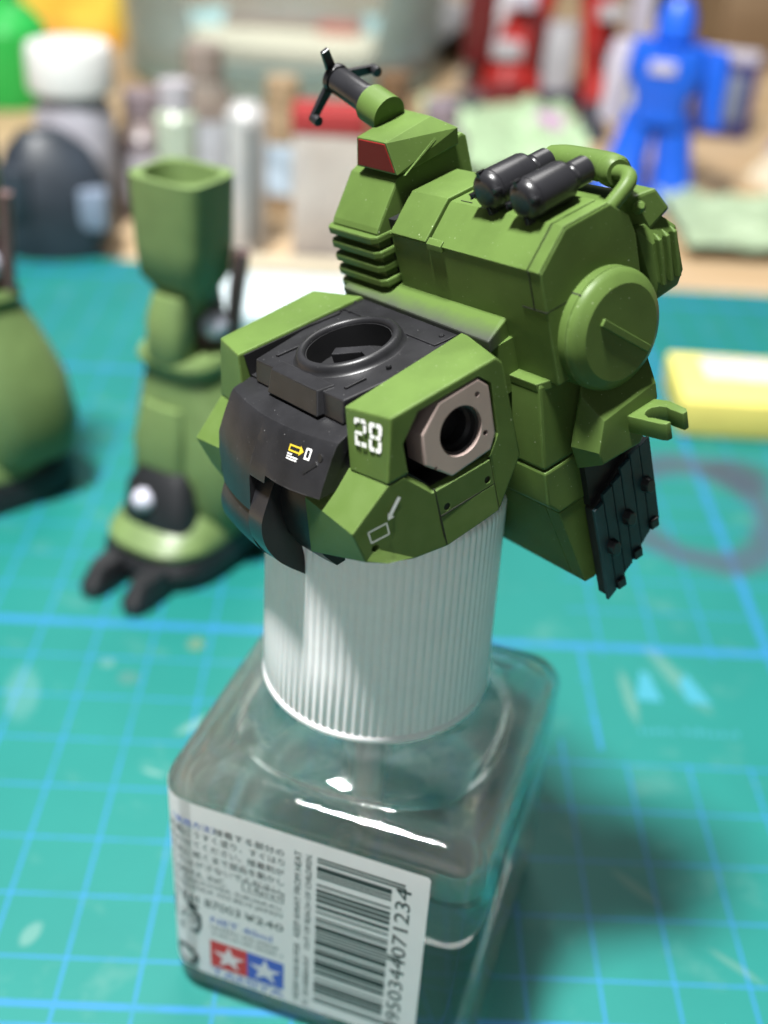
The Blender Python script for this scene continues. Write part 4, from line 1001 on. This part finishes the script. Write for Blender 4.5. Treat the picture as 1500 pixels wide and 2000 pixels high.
t = thing('white_tray', 'shallow white plastic tray on the mat behind the leg at left', 'tray', (2.2, 20.9, 0.0))
part('tray_body', bevel_bm(bm_box(-2.0, 3.2, -1.3, 1.6, 0.005, .5), .12), mat('white_gloss_plastic', (.66, .76, .80), .2), t)
ru = link('wooden_ruler', mesh_from(bevel_bm(bm_box(.6, 9.0, 23.0, 24.0, .005, .45), .06), 'wooden_ruler'), wood_mat('ruler_wood', (.70, .60, .42), (.82, .74, .58))); tag(ru, 'pale wooden strip along the far edge of the cutting mat', 'wooden strip')

# coloured boxes top left
def small(name, bm, m, label, cat):
    return tag(link(name, mesh_from(bm, name), m, None, 40), label, cat)
small('orange_bag', bevel_bm(bm_hull([(-20, 50, -.2), (-8.6, 51, -.2), (-8.4, 62, -.2), (-20, 62, -.2), (-18, 53, 1.4), (-9.5, 54, 1.0), (-10, 60, 1.6), (-18, 60, 1.8)]), .3, 3), mat('orange_wrapper', (.80, .30, .02), .4, tint2=(.88, .66, .08), vscale=.35), 'orange and yellow wrapper lying at the top left corner', 'wrapper')
g_ = thing('green_bottle', 'bright green bottle cut off by the left edge of the photo', 'bottle', (-11.0, 41.5, -.2))
part('bottle_body', bm_lathe([(0, 0), (1.6, 0), (1.7, .3), (1.7, 3.0), (1.2, 3.6), (.7, 4.0), (.7, 4.8), (0, 4.8)], 32), mat('bright_green_plastic', (.02, .42, .07), .35), g_)

# two toy robots behind, right
BLUE = mat('bright_blue_plastic', (.012, .12, .72), .35); WHITEP = mat('pale_violet_plastic', (.55, .52, .62), .4); REDP = mat('bright_red_plastic', (.46, .022, .018), .4)
MAROON = mat('maroon_plastic', (.13, .012, .014), .4); GREYP = mat('light_grey_plastic', (.48, .47, .50), .4, var=.15, vscale=.6); NAVY = mat('navy_plastic', (.025, .022, .13), .4)
BK2 = mat('charcoal_plastic', (.03, .03, .045), .45); PINKP = mat('lilac_plastic', (.52, .26, .50), .45)
b_ = thing('blue_toy_robot', 'bright blue toy robot standing behind the torso at right', 'toy robot', (14.35, 33.2, -.2))
b_.scale = (1.12, 1.1, 1.02)
b_.rotation_euler = (0, 0, radians(-18))
part('leg', loft_sections([(-.9, -.5, 0, .95, 1.2, 0), (-.9, -.3, .7, .75, .8, 0), (-.75, 0, 1.6, .62, .6, 0), (-.5, 0, 3.0, .55, .55, 0)], 20, 3), BLUE, b_)
part('leg', loft_sections([(.8, .2, 0, .85, 1.1, 0), (.75, .2, .7, .65, .75, 0), (.6, .1, 1.8, .6, .6, 0), (.45, .1, 3.0, .55, .55, 0)], 20, 3), BLUE, b_)
tor = part('chest', loft_sections([(0, 0, 2.8, .9, .7, 0), (0, 0, 3.6, .85, .65, 0), (0, -.05, 4.4, 1.25, .85, 0), (0, 0, 5.3, 1.15, .75, 0)], 24, 3.5), BLUE, b_)
part('chest_vent', bevel_bm(bm_box(-.45, .35, -.98, -.8, 4.5, 4.9), .06), WHITEP, tor)
part('head', loft_sections([(0, 0, 5.2, .35, .35, 0), (.05, 0, 5.5, .60, .60, 0), (.05, 0, 6.2, .58, .58, 0), (.05, .05, 6.7, .36, .36, 0)], 20, 2.6), BLUE, b_)
part('arm', loft_sections([(-1.6, .1, 2.6, .3, .35, 0), (-1.5, .1, 3.6, .36, .4, 0), (-1.42, .1, 4.6, .5, .5, 0), (-1.35, .1, 5.2, .42, .42, 0)], 20, 3), WHITEP, b_)
part('arm', loft_sections([(1.7, -.1, 2.8, .28, .35, 0), (1.55, 0, 3.7, .36, .4, 0), (1.42, .1, 4.7, .5, .5, 0), (1.35, .1, 5.2, .42, .42, 0)], 20, 3), BLUE, b_)
n2_ = thing('navy_framed_panel', 'navy framed panel with a grey face leaning beside the blue toy robot', 'panel', (19.0, 42.3, -.2))
n2_.rotation_euler = (radians(-12), 0, radians(-15))
part('frame', bevel_bm(bm_box(-1.25, 1.25, -.3, .3, 0, 3.4), .15), NAVY, n2_); part('face', bevel_bm(bm_box(-.8, .8, -.4, -.28, .6, 2.5), .08), mat('slate_grey_face', (.16, .19, .26), .45), n2_)
part('top_edge', bevel_bm(bm_box(-1.2, 1.2, -.35, .35, 3.0, 3.5), .12), WHITEP, n2_)
r_ = thing('red_toy_robot', 'red and grey toy robot at the top, left of the blue one', 'toy robot', (12.4, 46.0, -.2))
part('leg', loft_sections([(-2.2, -.4, .9, 1.3, 1.5, .2), (-2.0, -.2, 2.0, 1.15, 1.2, .2), (-1.6, 0, 3.6, .9, .9, .2), (-1.2, 0, 5.2, .8, .8, .2)], 20, 3), REDP, r_)
part('foot', bevel_bm(bm_box(-3.6, -.9, -2.0, .9, 0, 1.0), .25), MAROON, r_)
part('leg', loft_sections([(1.9, -.6, .3, .95, 1.2, 0), (1.9, -.3, 1.6, .9, 1.0, 0), (1.6, 0, 3.4, .8, .8, 0), (1.2, 0, 5.2, .75, .75, 0)], 20, 3), REDP, r_)
part('knee', loft_sections([(-.2, -.6, .8, .75, .7, 0), (-.2, -.6, 2.2, .85, .7, 0), (-.1, -.4, 3.6, .7, .6, 0)], 20, 3), GREYP, r_)
part('foot', bevel_bm(bm_box(-.9, 1.0, -1.6, .4, 0, .9), .2), BK2, r_)
part('waist', bevel_bm(bm_box(-1.7, 1.7, -.9, .9, 5.0, 6.4), .3), GREYP, r_)
part('shin_panel', bevel_bm(bm_box(-1.65, -1.0, -1.5, -1.2, 1.8, 4.2), .1), MAROON, r_)
for x0, x1, z0, z1, m_ in ((-3.2, -1.9, 2.2, 2.9, GREYP), (-2.6, -1.5, 4.3, 5.0, WHITEP), (1.3, 2.6, 2.3, 3.0, MAROON), (1.2, 2.4, 4.0, 4.6, GREYP)):
    part('armour_panel', bevel_bm(bm_box(x0, x1, -1.75, -1.0, z0, z1), .12), m_, r_)
part('side_binder', bevel_bm(bm_box(-4.4, -3.0, -.6, 1.0, 1.6, 6.5), .3), MAROON, r_)
part('side_binder', bevel_bm(bm_box(2.9, 3.8, -.4, 1.0, 1.2, 6.5), .3), WHITEP, r_)
small('lilac_lump', bm_hull([(10.4, 39.6, -.2), (12.4, 39.4, -.2), (12.2, 41.2, -.2), (10.6, 41.2, -.2), (10.9, 40.0, 1.0), (11.9, 40.1, .9)]), PINKP, 'lilac plastic piece on the desk before the red toy robot', 'plastic piece')
small('charcoal_lump', bm_hull([(12.6, 40.2, -.2), (14.0, 40.0, -.2), (14.1, 41.8, -.2), (12.7, 41.8, -.2), (12.9, 40.6, 1.3), (13.7, 40.8, 1.4)]), BK2, 'charcoal plastic piece between the lilac piece and the blue toy robot', 'plastic piece')
def sheet(name, x0, x1, y0, y1, m, label, cat, amp=.5, z=.0):
    bm = bmesh.new(); n = 22
    g = [[bm.verts.new((x0 + (x1 - x0) * i / n, y0 + (y1 - y0) * k / n, z + amp * (.5 + .5 * noise.noise(Vector((i * .33 + x0, k * .33, y0))) + .12 * noise.noise(Vector((i * .9, k * .9, x0)))))) for k in range(n + 1)] for i in range(n + 1)]
    for i in range(n):
        for k in range(n): bm.faces.new((g[i][k], g[i + 1][k], g[i + 1][k + 1], g[i][k + 1]))
    o = link(name, mesh_from(bm, name), m, None, 60); return tag(o, label, cat)
sheet('pale_green_bag', 6.2, 12.6, 33.0, 43.0, mat('pale_green_film', (.42, .58, .36), .35, var=.1, vscale=.4), 'crumpled pale green plastic bag on the desk behind the torso', 'plastic bag', 1.2)
sheet('pale_green_wrap', 14.6, 22.5, 27.0, 32.5, mat('pale_mint_film', (.36, .46, .30), .35, var=.12, vscale=.4), 'pale mint wrapper on the desk right of the blue toy robot', 'wrapper', .8)
sheet('crumpled_clear_bag', 4.6, 12.5, 52.5, 64.0, mat('white_film', (.70, .70, .74), .3, tint2=(.50, .47, .46), vscale=.5), 'crumpled whitish plastic bag right of the clear tub', 'plastic bag', 2.4)
small('brown_part', bm_hull([(8.0, 47.8, -.2), (9.6, 47.4, -.2), (10.2, 52.0, -.2), (8.6, 52.5, -.2), (8.4, 48.6, 1.8), (9.4, 50.5, 2.4)]), mat('dark_brown_plastic', (.10, .075, .055), .5), 'dark brown plastic piece beside the right edge of the clear tub', 'plastic piece')
for lab_, x, y, z, sx_, sy_, sz_, c, rz in (('maroon plastic piece at the feet of the red toy robot', 9.4, 43.5, -.2, 1.6, 1.1, 1.4, (.15, .02, .02), .3),
        ('pale grey plastic armour piece before the red toy robot', 15.9, 43.6, -.2, 1.1, .9, 2.4, (.50, .49, .54), -.2),
        ('dark grey plastic runner on the pale green bag', 8.2, 42.4, .3, 2.2, .4, .7, (.10, .10, .11), .6),
        ('cream plastic piece at the right edge below the navy framed panel', 20.6, 36.0, -.2, 1.5, 1.2, 1.1, (.75, .66, .50), .2),
        ('violet grey plastic piece right of the navy framed panel', 21.8, 40.0, -.2, .9, .8, 1.5, (.34, .30, .42), .4)):
    bm = bm_hull([(sx_ * a, sy_ * b, 0) for a in (-1, 1) for b in (-1, 1)] + [(sx_ * .7 * a + .1, sy_ * .6 * b, sz_) for a in (-1, 1) for b in (-1, .6)]); bevel_bm(bm, .12)
    bm.transform(Matrix.Translation((x, y, z)) @ Matrix.Rotation(rz, 4, 'Z'))
    small('plastic_piece', bm, mat('scrap_plastic', c, .4, var=.2), lab_, 'plastic piece')
wo = small('wooden_box', bevel_bm(bm_box(22.0, 44, 56, 66, -.2, 4.0), .2), wood_mat('brown_box_wood', (.30, .19, .10), (.44, .30, .17)), 'brown wooden box at the top right corner', 'wooden box')
small('shadow_block', bevel_bm(bm_box(20.5, 50, 67.5, 84, -.2, 7.0), .3), BK2, 'black block standing in for shadow behind the brown wooden box at the top right corner', 'case')  # black block put in for the shadow beyond the wooden box
small('small_clear_part', bm_hull([(20.2, 30.2, -.2), (21.8, 30.0, -.2), (21.6, 32.0, -.2), (20.3, 32.0, -.2), (20.6, 30.6, 1.1), (21.5, 31.0, 1.2)]), WHITEP, 'pale violet plastic piece at the right edge on the mint wrapper', 'plastic piece')

# yellow sponge block
YEL = mat('yellow_foam', (.74, .64, .16), .7, var=.05, bump=.4, bscale=14)
y_ = thing('yellow_sponge', 'yellow sponge block with a paper label on top at the right edge', 'sponge', (12.05, 14.95, 0.0))
y_.rotation_euler = (0, 0, radians(-2))
part('foam_block', bevel_bm(bm_box(-.12, 4.3, 0, 2.6, 0.003, .98), .12), YEL, y_)
part('top_label', bm_box(.65, 3.6, 1.25, 2.35, .985, .99), mat('faded_label', (.62, .58, .50), .6, tint2=(.62, .52, .62), vscale=1.2), y_)
